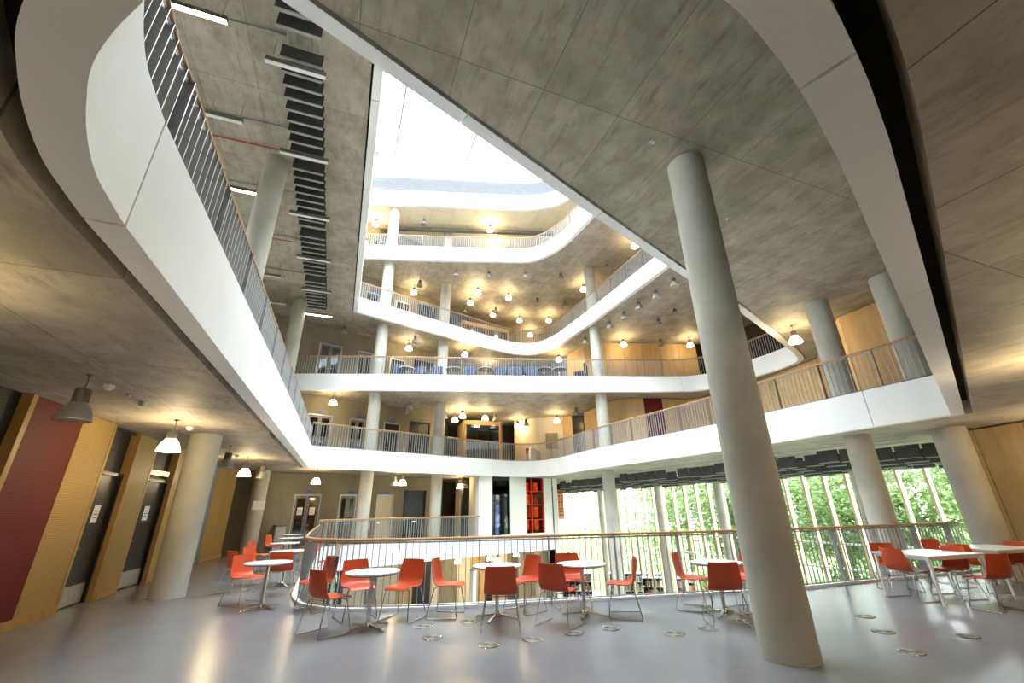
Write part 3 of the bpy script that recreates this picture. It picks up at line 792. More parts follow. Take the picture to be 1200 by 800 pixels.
# behind the two windows: glowing post added for the bluish glimpses, and backlit tiles
t = thing('added_glow_post', 'added blue-white glow for the glimpses in the dark blue core window', 'lamp', (*(cp(.3) + Vector((-.35, .9))), .25))
MB().lathe([(.1, 0), (.1, 1.5)], 16).build('post', M['blue_glow'], t, 40)
MB().box((0, 0, 1.0), (.7, .1, .05)).build('shelf', M['white_paint'], t)
MB().box((0, 0, .5), (.7, .1, .05)).build('shelf', M['white_paint'], t)
t = thing('backlit_panel', 'glowing orange speckled panel behind the red core window', 'panel', (0, 0, 0))
for i in range(3):
    for j in range(4):
        z = .4 + j * .68
        a = cp(.64 + .07 * i); b_ = cp(.64 + .07 * i + .058)
        MB().wallbox(a, b_, z, z + .58, .32, .36).build('backlit_tile', M['backlit'] if (i + j) % 3 != 1 else M['oak'], t)
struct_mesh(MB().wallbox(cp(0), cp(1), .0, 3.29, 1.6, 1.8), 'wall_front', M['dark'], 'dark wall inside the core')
struct_mesh(MB().wallbox((2.3, 27.42), (2.1, 30.4), 0, 3.29, 0, .15), 'wall_right', M['plaster'], 'white core side wall')

# library level wall under the far band
GA, GB = Vector((-11.4, 21.4)), Vector((.2, 31.0)); GD = (GB - GA).normalized(); GL = (GB - GA).length
gw = structure('wall_left', 'birch panelled wall of the library level')
k = 0; t = 0.0
while t < GL - .05:
    w = [1.1, .55, 1.2, .9][k % 4]; e = min(t + w, GL)
    MB().wallbox(GA + GD * (t + .006), GA + GD * (e - .006), -3.8, -.62, 0, .2).build('panel', M[['concrete', 'cream', 'plywood', 'black', 'cream'][k % 5]], gw)
    t = e; k += 1
struct_mesh(MB().wallbox(GB, (2.3, 33.5), -3.8, -.62, 0, .2), 'wall_front', M['plaster'], 'white wall at the library level')
t = thing('display_column', 'tall white lit display drum in the library below the railing', 'lamp', (-2.2, 24.9, -3.8))
MB().lathe([(.16, 0), (.16, 2.4)], 20).build('drum', M['white_paint'], t, 40)
MB().lathe([(.18, 2.4), (.18, 2.46)], 20).build('cap', M['alu'], t, 40)
tag(MB().lathe([(.17, 0), (.09, .05), (.05, .45), (.02, .55)], 12, (-3.6, 24.6, -3.8)).build('traffic_cone', M['red_plastic'], None, 40), 'small red cone on the library floor by the birch wall', 'cone')
rail('railing', 'low oak topped stair railing down on the library level', [(-3.2, 22.8), (-.5, 24.6), (3.2, 24.0)], -3.8, -2.75, False)

# ------------------------------------------------------------------ wooden walls on the right and far sides
def board_wall(name, label, pts, z0, z1, w=1.25, mats=('plywood',), t=.12, gap=.008):
    r = structure(name, label)
    i = 0
    for a, b in zip(pts[:-1], pts[1:]):
        A, B = Vector(a), Vector(b); L = (B - A).length; d = (B - A).normalized(); n = max(1, round(L / w))
        for k in range(n):
            m = mats[i % len(mats)]; i += 1
            MB().wallbox(A + d * (L * k / n + gap), A + d * (L * (k + 1) / n - gap), z0, z1, 0, t).build('panel', M[m], r)
    # dark backing seen in the joints
    mb = MB()
    for a, b in zip(pts[:-1], pts[1:]): mb.wallbox(a, b, z0, z1, t, t + .06)
    mb.build('backing', M['dark'], r)
    return r
board_wall('wall_right', 'birch board wall beside the rectangular tables', [(11.45, 11.75), (11.62, 9.7), (11.9, 6.6), (12.3, 2.5), (12.7, -6.9)], 0, 3.26, 1.3)
struct_mesh(MB().wallbox((16.6, 10.15), (11.5, 11.75), -3.8, 3.29, 0, .2), 'wall_right', M['plaster'], 'side wall between the void and the cafe floor')
board_wall('wall_right', 'first floor birch board wall behind the right parapet', [(9.6, 22.9), (10.3, 22.5), (11.6, 19.6), (12.3, 16.2), (10.35, 12.2), (10.75, 10.95), (11.6, 8.3), (12.8, 2)], 3.8, 7.07, 1.6)
board_wall('wall_front', 'first floor birch board wall with a red panel at the far right', [(4.4, 26.2), (5.38, 23.2), (6.1, 22.4), (7.1, 22.5)], 3.8, 7.07, 1.0)
panel_at((7.1, 22.5), (8.15, 22.65), 3.8, 7.07, 0, .12, 'red_panel', 'wall_front', 'dark red slotted panel in the first floor birch wall')
board_wall('wall_front', 'first floor birch board wall right of the red panel', [(8.15, 22.65), (9.6, 22.9)], 3.8, 7.07, 1.5)
panel_at((3.75, 26.9), (4.35, 26.25), 3.8, 6.9, 0, .12, 'black', 'door_42', 'black doorway beside the first floor birch wall')
panel_at((3.2, 27.4), (3.75, 26.9), 3.8, 7.07, 0, .12, 'plywood', 'wall_front', 'narrow birch panel beside the cream wall')
panel_at((.05, 28.4), (1.5, 27.3), 3.8, 7.07, 0, .15, 'cream', 'wall_front', 'cream wall left face')
panel_at((1.5, 27.3), (3.2, 27.4), 3.8, 7.07, 0, .15, 'cream', 'wall_front', 'cream wall with a framed board')
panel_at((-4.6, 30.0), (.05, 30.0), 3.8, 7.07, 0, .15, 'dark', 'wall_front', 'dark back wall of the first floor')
panel_at((-4.4, 25.75), (-4.6, 30.0), 3.8, 7.07, 0, .15, 'concrete', 'wall_left', 'first floor side wall')
t = thing('framed_board', 'framed grey noticeboard on the cream first floor wall', 'board', (2.45, 27.30, 5.55))
MB().box((0, 0, 0), (.72, .03, .95)).build('sheet', M['concrete'], t)
for q, s_ in (((0, -.02, .48), (.76, .04, .03)), ((0, -.02, -.48), (.76, .04, .03)), ((-.37, -.02, 0), (.03, .04, .98)), ((.37, -.02, 0), (.03, .04, .98))):
    MB().box(q, s_).build('frame', M['grey_metal'], t)
t = thing('recycling_bin', 'round-topped grey bin with a red side behind the first floor railing', 'bin', (1.2, 26.2, 3.803))
MB().lathe([(.42, 0), (.42, .95), (.36, 1.1), (.2, 1.2), (0.02, 1.23)], 20).build('body', M['alu'], t, 40)
MB().box((-.38, -.15, 1.0), (.2, .2, .3)).build('side_flap', M['red_plastic'], t)
# glulam framed rooms (first and third floor)
def kiosk(label, x0, y0, x1, y1, z0, h, deep):
    t = thing('glazed_room', label, 'room', (0, 0, 0))
    P, Q = Vector((x0, y0)), Vector((x1, y1)); d = (Q - P).normalized(); n = Vector((-d.y, d.x))
    b = .16
    MB().wallbox(P, P + d * b, z0, z0 + h, 0, .2).build('post', M['plywood'], t)
    MB().wallbox(Q - d * b, Q, z0, z0 + h, 0, .2).build('post', M['plywood'], t)
    MB().wallbox(P + d * b, Q - d * b, z0 + h - b, z0 + h, 0, .2).build('beam', M['plywood'], t)
    L = (Q - P).length; k = 3
    for i in range(k):
        a = P + d * (b + (L - 2 * b) * i / k + .02); c = P + d * (b + (L - 2 * b) * (i + 1) / k - .02)
        MB().wallbox(a, c, z0 + .05, z0 + h - b - .02, .08, .1).build('pane', M['dark_glass'], t)
        if i: MB().wallbox(a - d * .03, a - d * .01, z0, z0 + h - b, .06, .12).build('mullion', M['black'], t)
    MB().wallbox(P + n * deep, P, z0, z0 + h, 0, .12).build('side_wall', M['plywood'], t)
    MB().wallbox(Q, Q + n * deep, z0, z0 + h, 0, .12).build('side_wall', M['plywood'], t)
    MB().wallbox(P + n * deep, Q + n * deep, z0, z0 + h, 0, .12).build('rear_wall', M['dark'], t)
    MB().prism([tuple(P), tuple(Q), tuple(Q + n * deep), tuple(P + n * deep)], z0 + h, z0 + h + .1).build('roof', M['plywood'], t)
    for i in (0.3, 0.8):
        c = P + d * (L * i) + n * .5
        MB().box((c.x, c.y, z0 + h - .2), (.3, .3, .03)).build('ceiling_light', M['tube'], t)
kiosk('first floor glazed room framed in pale timber', -3.0, 25.6, -.7, 25.9 + .4, 3.8, 2.75, 2.2)
kiosk('third floor glazed room framed in pale timber', -3.6, 27.2, -.2, 29.2, 11.4, 2.6, 2.2)
# second floor far walls
board_wall('wall_front', 'second floor birch board wall at the far right', [(3.6, 26.2), (4.36, 23.95), (5.6, 23.8), (11.3, 24.3)], 7.6, 10.86, 1.15)
panel_at((11.3, 24.3), (12.3, 24.4), 7.6, 10.86, 0, .12, 'black', 'wall_front', 'black wall end on the second floor')
panel_at((2.7, 27.6), (3.6, 26.2), 7.6, 10.86, 0, .12, 'slate', 'wall_front', 'slate blue panel beside the second floor birch wall')
panel_at((-4.4, 25.75), (2.7, 29.6), 7.6, 10.86, 1.5, 1.65, 'concrete', 'wall_front', 'second floor back wall')
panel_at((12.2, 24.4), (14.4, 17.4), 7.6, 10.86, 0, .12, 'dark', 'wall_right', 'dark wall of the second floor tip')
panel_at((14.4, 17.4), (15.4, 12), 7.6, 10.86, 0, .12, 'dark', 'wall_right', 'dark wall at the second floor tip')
# third and fourth floor
board_wall('wall_right', 'third floor birch board wall behind the right railing', [(3.6, 31.4), (6.2, 27.0), (8.6, 21.5), (11.2, 15.0), (13.6, 8.5)], 11.4, 14.66, 1.5, ('plywood', 'plywood', 'plywood', 'slate'))
panel_at((-6, 31.5), (3.6, 31.4), 11.4, 14.66, 0, .12, 'concrete', 'wall_front', 'third floor back wall')
panel_at((-12, 29.5), (5, 29.5), 15.2, 18.46, 0, .12, 'cream', 'wall_front', 'fourth floor back wall')
board_wall('wall_right', 'fourth floor birch wall on the right', [(3.2, 27.5), (6.2, 22), (9.5, 14)], 15.2, 18.46, 1.5)
struct_mesh(MB().wallbox((-13.4, 12.9), (-13.4, 19.2), 3.8, 10.89, 0, .3), 'wall_left', M['concrete'], 'double height concrete wall at the far left')
lw = structure('window_6', 'double height glazing beside the left gallery')
for i in range(17):
    y = -6.9 + i * 1.23
    MB().wallbox((-15.2, y), (-15.2, y + .1), 3.9, 8.6, 0, .2).build('mullion', M['mullion'], lw)
    if i < 16: MB().wallbox((-15.2, y + .1), (-15.2, y + 1.23), 3.95, 8.6, .1, .11).build('pane', M['glass'], lw)

# ------------------------------------------------------------------ library glazing
FA = Vector((16.6, 10.15)); FD = (Vector((3.6, 37.95)) - FA).normalized(); FLn = (Vector((3.6, 37.95)) - FA).length
win = structure('window_5', 'tall library glazing with larch mullions')
def fp(t): return FA + FD * t
k = 0; t = 0.55
ts = []
while t < FLn - .2: ts.append(t); t += .84
for i, t in enumerate(ts):
    MB().wallbox(fp(t - .04), fp(t + .04), -3.8, 3.3, .0, .22).build('mullion', M['mullion'], win)
    a = t + .045; b = (ts[i + 1] - .045) if i + 1 < len(ts) else FLn
    for z0, z1 in ((-3.75, -.78), (-.72, .10), (.16, 3.25)):
        MB().wallbox(fp(a), fp(b), z0, z1, .1, .11).build('pane', M['glass'], win)
for z in (-.75, .13):
    MB().wallbox(fp(0), fp(FLn), z - .03, z + .03, .04, .16).build('transom', M['white_paint'], win)
for i, t in enumerate((1.2, 7.4, 13.7, 17.9, 23.5)):
    q = fp(t) + Vector((-FD.y, FD.x)) * .75
    column(q.x, q.y, -3.8, 3.29, .2, 'slim library column inside the glazing, number %d from the near end' % (i + 1))

# acoustic baffles hung in rows under the first floor slab, between railing and glazing
bafm = MB().box((0, 0, -.02), (.56, .05, .34)).box((0, 0, -.20), (.56, .055, .025), 0, 1).mesh('baffle', [M['baffle'], M['baffle_edge']])
FN = Vector((-FD.y, FD.x))
edge0 = Vector((9.35, 11.1)); 
for row in range(6):
    off = 5.4 - row * 0.95
    br = thing('baffle_row', 'row of charcoal acoustic baffles before the library glazing, %s row from the railing' % ['nearest', 'second', 'third', 'fourth', 'fifth', 'farthest'][row], 'baffles', (0, 0, 0), 0, 'acoustic baffle rows by the library glazing')
    t = 1.2 + .35 * (row % 2)
    while t < FLn - .8:
        q = fp(t) + FN * off
        if random.random() > (.13 if row < 2 else .04):
            zz = 2.90 if row < 2 else 2.84
            if (q - Vector((10.75, 10.55))).length > .8 and (q - Vector((9.25, 11.55))).length > .75 and (q - Vector((4.62, 21.65))).length > .7 and q.x > 2.75 and q.y > 11.25:
                put(bafm, 'baffle', br, (q.x, q.y, zz + random.uniform(-.04, .04)), atan2(FD.y, FD.x))
        t += .63
    MB().wallbox(fp(3.6 + .12 * row) + FN * off, fp(FLn - .8) + FN * off, 3.14, 3.16, -.012, .012).build('hanging_rail', M['steel'], br)

# baffle strip and linear lights under the third floor slab
sb = thing('baffle_strip', 'long strip of hung charcoal baffles under the third floor slab, upper left', 'baffles', (0, 0, 0))
sbm = MB().box((0, 0, 0), (.80, .05, .34)).box((0, 0, -.185), (.80, .055, .03), 0, 1).mesh('baffle', [M['baffle'], M['baffle_edge']])
P0, P1 = Vector((-3.35, 3.6)), Vector((-9.12, 17.75)); sd = (P1 - P0).normalized(); SL = (P1 - P0).length
k = 0; t = 0
while t < SL:
    q = P0 + sd * t
    if k % 10 != 7: put(sbm, 'baffle', sb, (q.x, q.y, 10.55), radians(20.5))
    t += .33; k += 1
for s_ in (-.3, .3):
    n = Vector((-sd.y, sd.x)) * s_
    MB().tube([(*(P0 + n), 10.76), (*(P1 + n), 10.76)], .012, 5).build('hanging_rail', M['steel'], sb)
LIN = [(-5.75, 4.98, 1, .95), (-4.44, 6.08, 0, 1.15), (-6.69, 7.24, 0, .75), (-5.37, 8.45, 0, 1.15), (-7.7, 9.66, 1, .75), (-6.31, 10.85, 0, 1.15), (-7.26, 13.27, 0, 1.15), (-8.2, 15.66, 0, 1.15), (-9.13, 18.02, 1, 1.15), (-9.48, 14.38, 0, .75), (-10.44, 16.7, 0, .75)]
for i, (x, y, lit, l) in enumerate(LIN):
    o = thing('linear_light', '%s strip light under the third floor slab, %s from the front' % ('glowing' if lit else 'unlit', ['first', 'second', 'third', 'fourth', 'fifth', 'sixth', 'seventh', 'eighth', 'ninth', 'tenth', 'eleventh'][i]), 'light', (x, y, 10.22), radians(20.5), 'strip lights under the third floor slab')
    MB().box((0, 0, .05), (l, .09, .1)).build('housing', M['grey_metal'], o)
    MB().box((0, 0, -.012), (l, .08, .02)).build('diffuser', M['tube'] if lit else M['white_paint'], o)
    for s_ in (-.4, .4):
        MB().tube([(s_ * l, 0, .1), (s_ * l, 0, .68)], .006, 5).build('hanger', M['steel'], o)
for i, (a, b_) in enumerate([((-7.6, 4.8), (-4.6, 5.78)), ((-8.4, 7.15), (-5.55, 8.1)), ((-9.4, 9.5), (-6.5, 10.5)), ((-10.3, 11.9), (-7.5, 12.9)), ((-11.2, 14.2), (-8.4, 15.3))]):
    tag(MB().tube([(*a, 10.82), (*b_, 10.82)], .025, 6).build('conduit', M['steel']), 'thin grey conduit across the third floor soffit, %s from the front' % ['first', 'second', 'third', 'fourth', 'fifth'][i], 'pipe')
tag(MB().tube([(-8.6, 7.95, 10.82), (-6.34, 8.75, 10.82)], .02, 6).build('sprinkler_pipe', M['red_pipe']), 'thin red pipe on the third floor soffit beside the column', 'pipe')
tag(MB().tube([(-9.6, 12.4, 10.82), (-8.0, 13.0, 10.82)], .018, 6).build('sprinkler_pipe', M['red_pipe']), 'thin red pipe on the third floor soffit farther along', 'pipe')
# tray under the top slab
tr = thing('cable_tray', 'dark cable tray under the top floor slab', 'tray')
MB().wallbox((-8.2, 22.0), (2.8, 22.9), 18.05, 18.25, -.12, .12).build('tray', M['grey_metal'], tr)
for i in range(7):
    x = -7.6 + i * 1.6
    MB().tube([(x, 22.0 + (x + 8.2) * .082, 18.25), (x, 22.0 + (x + 8.2) * .082, 18.5)], .015, 5).build('hanger', M['steel'], tr)

# ------------------------------------------------------------------ pendant lamps
def pendant_proto(lit):
    t = thing('pendant_lamp', '', 'lamp')
    MB().lathe([(.03, -.02), (.03, 0)], 10).build('ceiling_rose', M['grey_metal'], t, 40)
    MB().tube([(0, 0, -.02), (.012, 0, -.1), (0, 0, -.19)], .006, 5).build('cord', M['cable'], t)
    h = MB(); n = 24
    prof = [(.075, -.37), (.075, -.20), (.03, -.185)]
    h.lathe(prof, n)
    for j in range(12):
        a = 2 * pi * j / 12
        h.box((.078 * cos(a), .078 * sin(a), -.285), (.016, .006, .16), a)
    h.build('housing', M['grey_metal'], t)
    pr = [(.085, -.375), (.115, -.41), (.145, -.465), (.17, -.53), (.185, -.59), (.19, -.60)]
    sh = MB().lathe(pr, 24, cap0=False, cap1=False).lathe([(r - .008, z) for r, z in pr][::-1], 24, cap0=False, cap1=False)
    if lit:
        sh.lathe([(.16, -.50), (.165, -.51)], 24)
    sh.build('bell_shade', M['lit'] if lit else M['bell_glass'], t, 40)
    MB().lathe([(.192, -.603), (.192, -.590)], 24).build('rim', M['alu'] if not lit else M['lit'], t, 40) if not lit else None
    if not lit:
        MB().lathe([(.02, -.38), (.045, -.43), (.04, -.48), (.01, -.5)], 12).build('bulb', M['white_paint'], t, 40)
    return t
P_LIT = pendant_proto(True); P_OFF = pendant_proto(False)
LAMPS = {
 0: [(-5.5, 5.22, 0), (-6.57, 8.17, 1), (-7.67, 11.6, 0), (-8.79, 14.3, 1), (-8.83, 15.38, 0), (-8.52, 19.0, 1), (-5.3, 21.0, 1), (-5.75, 21.3, 0), (-3.1, 25.4, 1), (-2.76, 25.0, 0), (11.15, 8.3, 1), (6.9, 5.0, 1), (4.3, 1.2, 1), (2.0, -2.2, 1), (-4.43, 2.25, 1), (-1.8, -1.6, 1)],  # last six hang out of view, the last three added to warm the ceiling
 1: [(-8.89, 20.41, 1), (-5.44, 21.81, 0), (-5.97, 23.07, 0), (-3.49, 25.2, 1), (-2.92, 24.14, 1), (-1.67, 24.9, 1), (-1.09, 25.4, 0), (.29, 27.6, 1), (.83, 27.0, 0), (2.7, 26.02, 1), (3.62, 23.79, 0), (-4.0, 24.4, 0), (9.28, 12.85, 1)],
 2: [(-6.04, 23.0, 1), (-5.45, 21.94, 0), (-2.89, 24.19, 1), (-8.86, 20.44, 0), (-1.65, 27.16, 1), (2.97, 25.43, 1), (4.2, 22.48, 0), (5.16, 20.3, 0), (5.65, 19.19, 0), (6.07, 18.08, 0), (6.55, 16.96, 0), (6.97, 15.87, 0), (6.5, 22.92, 1), (8.68, 22.94, 0), (7.65, 20.06, 0), (8.1, 18.92, 0), (10.47, 23.16, 1)],
 3: [(-6.06, 23.2, 1), (-5.51, 22.3, 0), (-2.7, 24.73, 1), (-3.24, 26.08, 0), (-2.09, 23.33, 1), (-1.3, 26.6, 1), (-1.08, 26.15, 0), (-3.17, 21.21, 0), (-1.3, 21.41, 0), (-.18, 24.09, 1), (.85, 21.53, 0), (2.95, 21.74, 0), (1.72, 24.82, 0), (3.61, 25.39, 0), (.57, 27.64, 1), (2.67, 27.72, 1), (4.5, 23.15, 1), (5.48, 20.81, 0), (1.42, 30.4, 1), (6.44, 18.51, 1)],
 4: [(-8.28, 21.38, 1), (-5.32, 21.4, 0), (-1.29, 22.11, 1), (-1.11, 24.04, 1)],
 -1: [(-3.2, 26.3, 1), (-1.5, 27.6, 1), (-.98, 26.4, 1), (.06, 29.3, 1)]}
ORD = ['first', 'second', 'third', 'fourth', 'fifth', 'sixth', 'seventh', 'eighth', 'ninth', 'tenth', 'eleventh', 'twelfth', 'thirteenth', 'fourteenth', 'fifteenth', 'sixteenth', 'seventeenth', 'eighteenth', 'nineteenth', 'twentieth']
used = {0: False, 1: False}
for n, ls in LAMPS.items():
    zc = S[n + 1] + .02
    fl = {0: 'cafe floor', 1: 'first floor', 2: 'second floor', 3: 'third floor', 4: 'fourth floor', -1: 'library level'}[n]
    cnt = {0: 0, 1: 0}
    for (x, y, lit) in sorted(ls, key=lambda q: q[0] / q[1]):
        lab = '%s bell pendant on the %s ceiling, %s %s one from the left' % ('lit' if lit else 'unlit', fl, ORD[cnt[lit]], 'lit' if lit else 'unlit')
        cnt[lit] += 1
        proto = P_LIT if lit else P_OFF
        g = 'bell pendants of the %s' % fl
        if not used[lit]:
            proto.location = (x, y, zc); tag(proto, lab, None, g); used[lit] = True
        else: dup(proto, (x, y, zc), 0, lab, g)

# small ceiling fittings
for i, (x, y, z, w) in enumerate([(-5.68, 5.71, 3.296, .09), (-6.04, 6.73, 3.296, .09), (-6.83, 8.9, 3.296, .09), (-8.78, 13.72, 3.296, .1)]):
    o = thing('smoke_detector', 'small white detector on the cafe ceiling, %s from the front' % ORD[i], 'detector', (x, y, z))
    MB().box((0, 0, -.025), (w, w, .05)).build('base', M['white_paint'], o)
    MB().lathe([(.035, -.075), (.045, -.05)], 12).build('sensor', M['white_paint'], o, 40)
for i, (x, y, z) in enumerate([(-5.85, 6.25, 3.296), (2.34, 5.18, 7.096), (4.47, 7.17, 7.096), (7.87, 10.26, 7.096), (-4.75, 6.4, 10.896), (-3.7, 9.0, 10.896), (-5.3, 13.0, 10.896)]):
    o = thing('ceiling_anchor', 'small round metal plate in the soffit, %s one' % ORD[i], 'fitting', (x, y, z))
    MB().lathe([(.045, -.012), (.05, 0)], 16).build('plate', M['steel'], o, 40)
    MB().lathe([(.015, -.03), (.015, -.012)], 8).build('plug', M['white_paint'], o, 40)
o = thing('smoke_detector', 'white detector on the second floor soffit near the birch wall', 'detector', (9.6, 11.75, 7.096))
MB().lathe([(.07, -.05), (.09, 0)], 16).build('base', M['white_paint'], o, 40)

# ------------------------------------------------------------------ furniture
def chair_proto():
    t = thing('cafe_chair', '', 'chair')
    # shell: side profile (y forward, z up) from seat front to top of back
    prof = [(.255, .425), (.235, .448), (.17, .458), (.08, .452), (-.02, .444), (-.10, .444), (-.16, .458), (-.200, .492), (-.222, .545), (-.238, .62), (-.252, .70), (-.262, .77), (-.267, .825)]
    wid = [.195, .205, .215, .222, .228, .232, .236, .238, .236, .230, .222, .214, .205]
    bend = [0, 0, 0, .004, .008, .014, .022, .032, .040, .044, .044, .042, .038]
    nu = 9; bm = bmesh.new(); grid = []
    for i, ((y, z), w, b) in enumerate(zip(prof, wid, bend)):
        row = []
        for j in range(nu):
            u = -1 + 2 * j / (nu - 1)
            cu = u
            lift = b * abs(u) ** 2.2
            fwd = lift if i >= 6 else 0
            up = lift if i < 8 else 0
            row.append(bm.verts.new((cu * w, y + fwd * 1.3, z + up * .8)))
        grid.append(row)
    for i in range(len(prof) - 1):
        for j in range(nu - 1):
            bm.faces.new((grid[i][j], grid[i][j + 1], grid[i + 1][j + 1], grid[i + 1][j]))
    bmesh.ops.recalc_face_normals(bm, faces=bm.faces)
    bmesh.ops.solidify(bm, geom=bm.faces[:], thickness=.011)
    me = bpy.data.meshes.new('seat_shell'); bm.to_mesh(me); bm.free(); me.materials.append(M['shell'])
    me.polygons.foreach_set('use_smooth', [True] * len(me.polygons)); me.set_sharp_from_angle(angle=radians(50))
    put(me, 'seat_shell', t, (0, 0, 0), 0)
    for s in (-1, 1):
        a = [(s * .18, .15, .428), (s * .215, .175, .42), (s * .268, .245, .03), (s * .272, .235, .0095), (s * .272, -.245, .0095), (s * .268, -.25, .03), (s * .215, -.15, .42), (s * .18, -.12, .428)]
        MB().tube(a, .0085, 8).build('sled_leg', M['chrome'], t, 40)
    for y in (.15, -.12):
        MB().tube([(-.18, y, .428), (.18, y, .428)], .006, 6).build('crossbar', M['chrome'], t, 40)
    return t
CH = chair_proto()
CHAIRS = [
 (-3.5, 8.52, -127, 'red shell chair turned away from the railing corner, angled toward the front'),
 (-2.70, 6.95, 54, 'red chair in front of the first round table, back to the camera'),
 (-2.58, 7.86, -52, 'red chair behind the first round table on its left side'),
 (-1.80, 7.78, -112, 'red chair behind the first round table on its right side'),
 (-1.13, 7.93, -8, 'red chair in profile facing right toward the second round table'),
 (-0.22, 7.05, 90, 'red chair squarely seen from behind at the second round table'),
 (.15, 8.2, -142, 'red chair at the far right side of the second round table'),
 (.64, 7.25, 56, 'red chair before the third round table, back to the camera'),
 (.97, 8.38, -82, 'red chair behind the third round table facing the camera'),
 (1.72, 7.75, 168, 'red chair in profile facing left at the third round table'),
 (2.98, 8.17, -30, 'red chair left of the fourth round table, facing right'),
 (3.05, 7.14, 84, 'red chair seen from behind at the fourth round table'),
 (3.78, 8.05, 190, 'red chair half hidden behind the tall column'),
 (-5.14, 9.12, -20, 'orange-red chair left of the nearest table in the left row'),
 (-4.93, 9.98, 108, 'red chair seen from behind between the first and second left row tables'),
 (-6.2, 11.22, -8, 'orange-red chair left of the second table in the left row'),
 (-6.05, 10.35, 60, 'red chair mostly hidden behind the nearest left row chair'),
 (-4.6, 11.6, 200, 'red chair right of the second table in the left row'),
 (-7.5, 13.6, 5, 'red chair left of the third table in the left row'),
 (-6.15, 14.1, 190, 'orange chair right of the third table in the left row'),
 (-8.75, 16.8, 0, 'orange chair left of the fourth table in the left row'),
 (-7.25, 16.4, 185, 'orange chair right of the fourth table in the left row'),
 (-8.3, 18.95, 190, 'red chair right of the last table in the left row'),
 (7.05, 8.62, 10, 'red chair tucked in at the left end of the front rectangular table'),
 (7.5, 9.45, -100, 'red chair behind the front rectangular table'),
 (7.95, 8.75, 186, 'red chair at the right end of the front rectangular table'),
 (7.62, 7.72, 96, 'red chair at the near side of the front rectangular table, back to the camera'),
 (8.95, 9.3, 8, 'red chair at the left end of the rear rectangular table'),
 (9.28, 10.25, -85, 'red chair behind the rear rectangular table by the railing'),
 (10.0, 9.55, 185, 'orange-lit red chair at the right end of the rear rectangular table'),
]
for i, (x, y, ang, lab) in enumerate(CHAIRS):
    rz = radians(ang - 90)
    if i == 0:
        CH.location = (x, y, 0); CH.rotation_euler = (0, 0, rz); tag(CH, lab, None, 'red shell chairs with chrome sled legs')
    else: dup(CH, (x, y, 0), rz, lab, 'red shell chairs with chrome sled legs')

def round_table():
    t = thing('round_table', '', 'table')
    MB().lathe([(.375, .712), (.395, .718), (.40, .724), (.40, .738), (.398, .74)], 48).build('tabletop', M['table_white'], t, 40)
    MB().lathe([(.36, .70), (.385, .712)], 48).build('underside', M['table_edge'], t, 40)
    MB().lathe([(.032, .05), (.03, .70)], 20).build('stem', M['chrome'], t, 40)
    MB().lathe([(.055, .02), (.05, .06), (.034, .09)], 20).build('hub', M['chrome'], t, 40)
    for k in range(4):
        a = pi / 4 + k * pi / 2
        m = MB(); c, s = cos(a), sin(a)
        pr = [(.04, .022, .07, .03), (.36, .018, .022, .004)]
        vs = []
        for r, hw, zt, zb in pr:
            for (e, z) in ((-hw, zb), (hw, zb), (hw, zt), (-hw, zt)):
                vs.append((r * c - e * s, r * s + e * c, z))
        m.add(vs, [(0, 1, 2, 3), (7, 6, 5, 4), (0, 4, 5, 1), (1, 5, 6, 2), (2, 6, 7, 3), (3, 7, 4, 0)])
        m.lathe([(.022, 0), (.022, .012)], 10, (.345 * c, .345 * s, 0))
        m.build('foot', M['chrome'], t)
    return t
RT = round_table()
TABLES = [(-2.17, 7.23, 10, 'first round white table before the railing, two chairs behind it'),
          (-.30, 7.74, 25, 'second round white table, with a chair squarely in front of it'),
          (1.09, 7.81, 30, 'third round white table in the middle of the railing'),
          (3.28, 7.73, 5, 'fourth round white table partly behind the tall column'),
          (-4.55, 8.70, 15, 'nearest round white table of the left row'),
          (-5.40, 11.1, 0, 'second round white table of the left row'),
          (-6.85, 13.85, 20, 'third round white table of the left row'),
          (-7.98, 16.5, 0, 'fourth round white table of the left row'),
          (-9.1, 18.8, 0, 'last round white table of the left row near the glazed door')]
for i, (x, y, a, lab) in enumerate(TABLES):
    if i == 0: RT.location = (x, y, 0); RT.rotation_euler = (0, 0, radians(a)); tag(RT, lab, None, 'round white tables')
    else: dup(RT, (x, y, 0), radians(a), lab, 'round white tables')

def rect_table(x, y, a, lab):
    t = thing('rectangular_table', lab, 'table', (x, y, 0), radians(a), 'white rectangular tables')
    L, W = 1.30, .95
    put(MB().box((0, 0, .73), (L, W, .028)).mesh('tabletop', M['table_white']), 'tabletop', t, (0, 0, 0), 0)
    fr = MB()
    for s in (-1, 1):
        fr.box((0, s * (W / 2 - .04), .695), (L - .06, .03, .045)); fr.box((s * (L / 2 - .04), 0, .695), (.03, W - .06, .045))
    put(fr.mesh('apron', M['white_paint']), 'apron', t, (0, 0, 0), 0)
    for sx in (-1, 1):
        for sy in (-1, 1):
            m = MB().tube([(sx * (L / 2 - .035), sy * (W / 2 - .035), .70), (sx * (L / 2 - .02), sy * (W / 2 - .02), 0)], .022, 10, rr=[.028, .018])
            put(m.mesh('leg', M['white_paint'], 40), 'leg', t, (0, 0, 0), 0)
rect_table(7.50, 8.62, 14, 'front white rectangular table with red chairs tucked in')
rect_table(9.52, 9.42, 14, 'rear white rectangular table near the thick column')

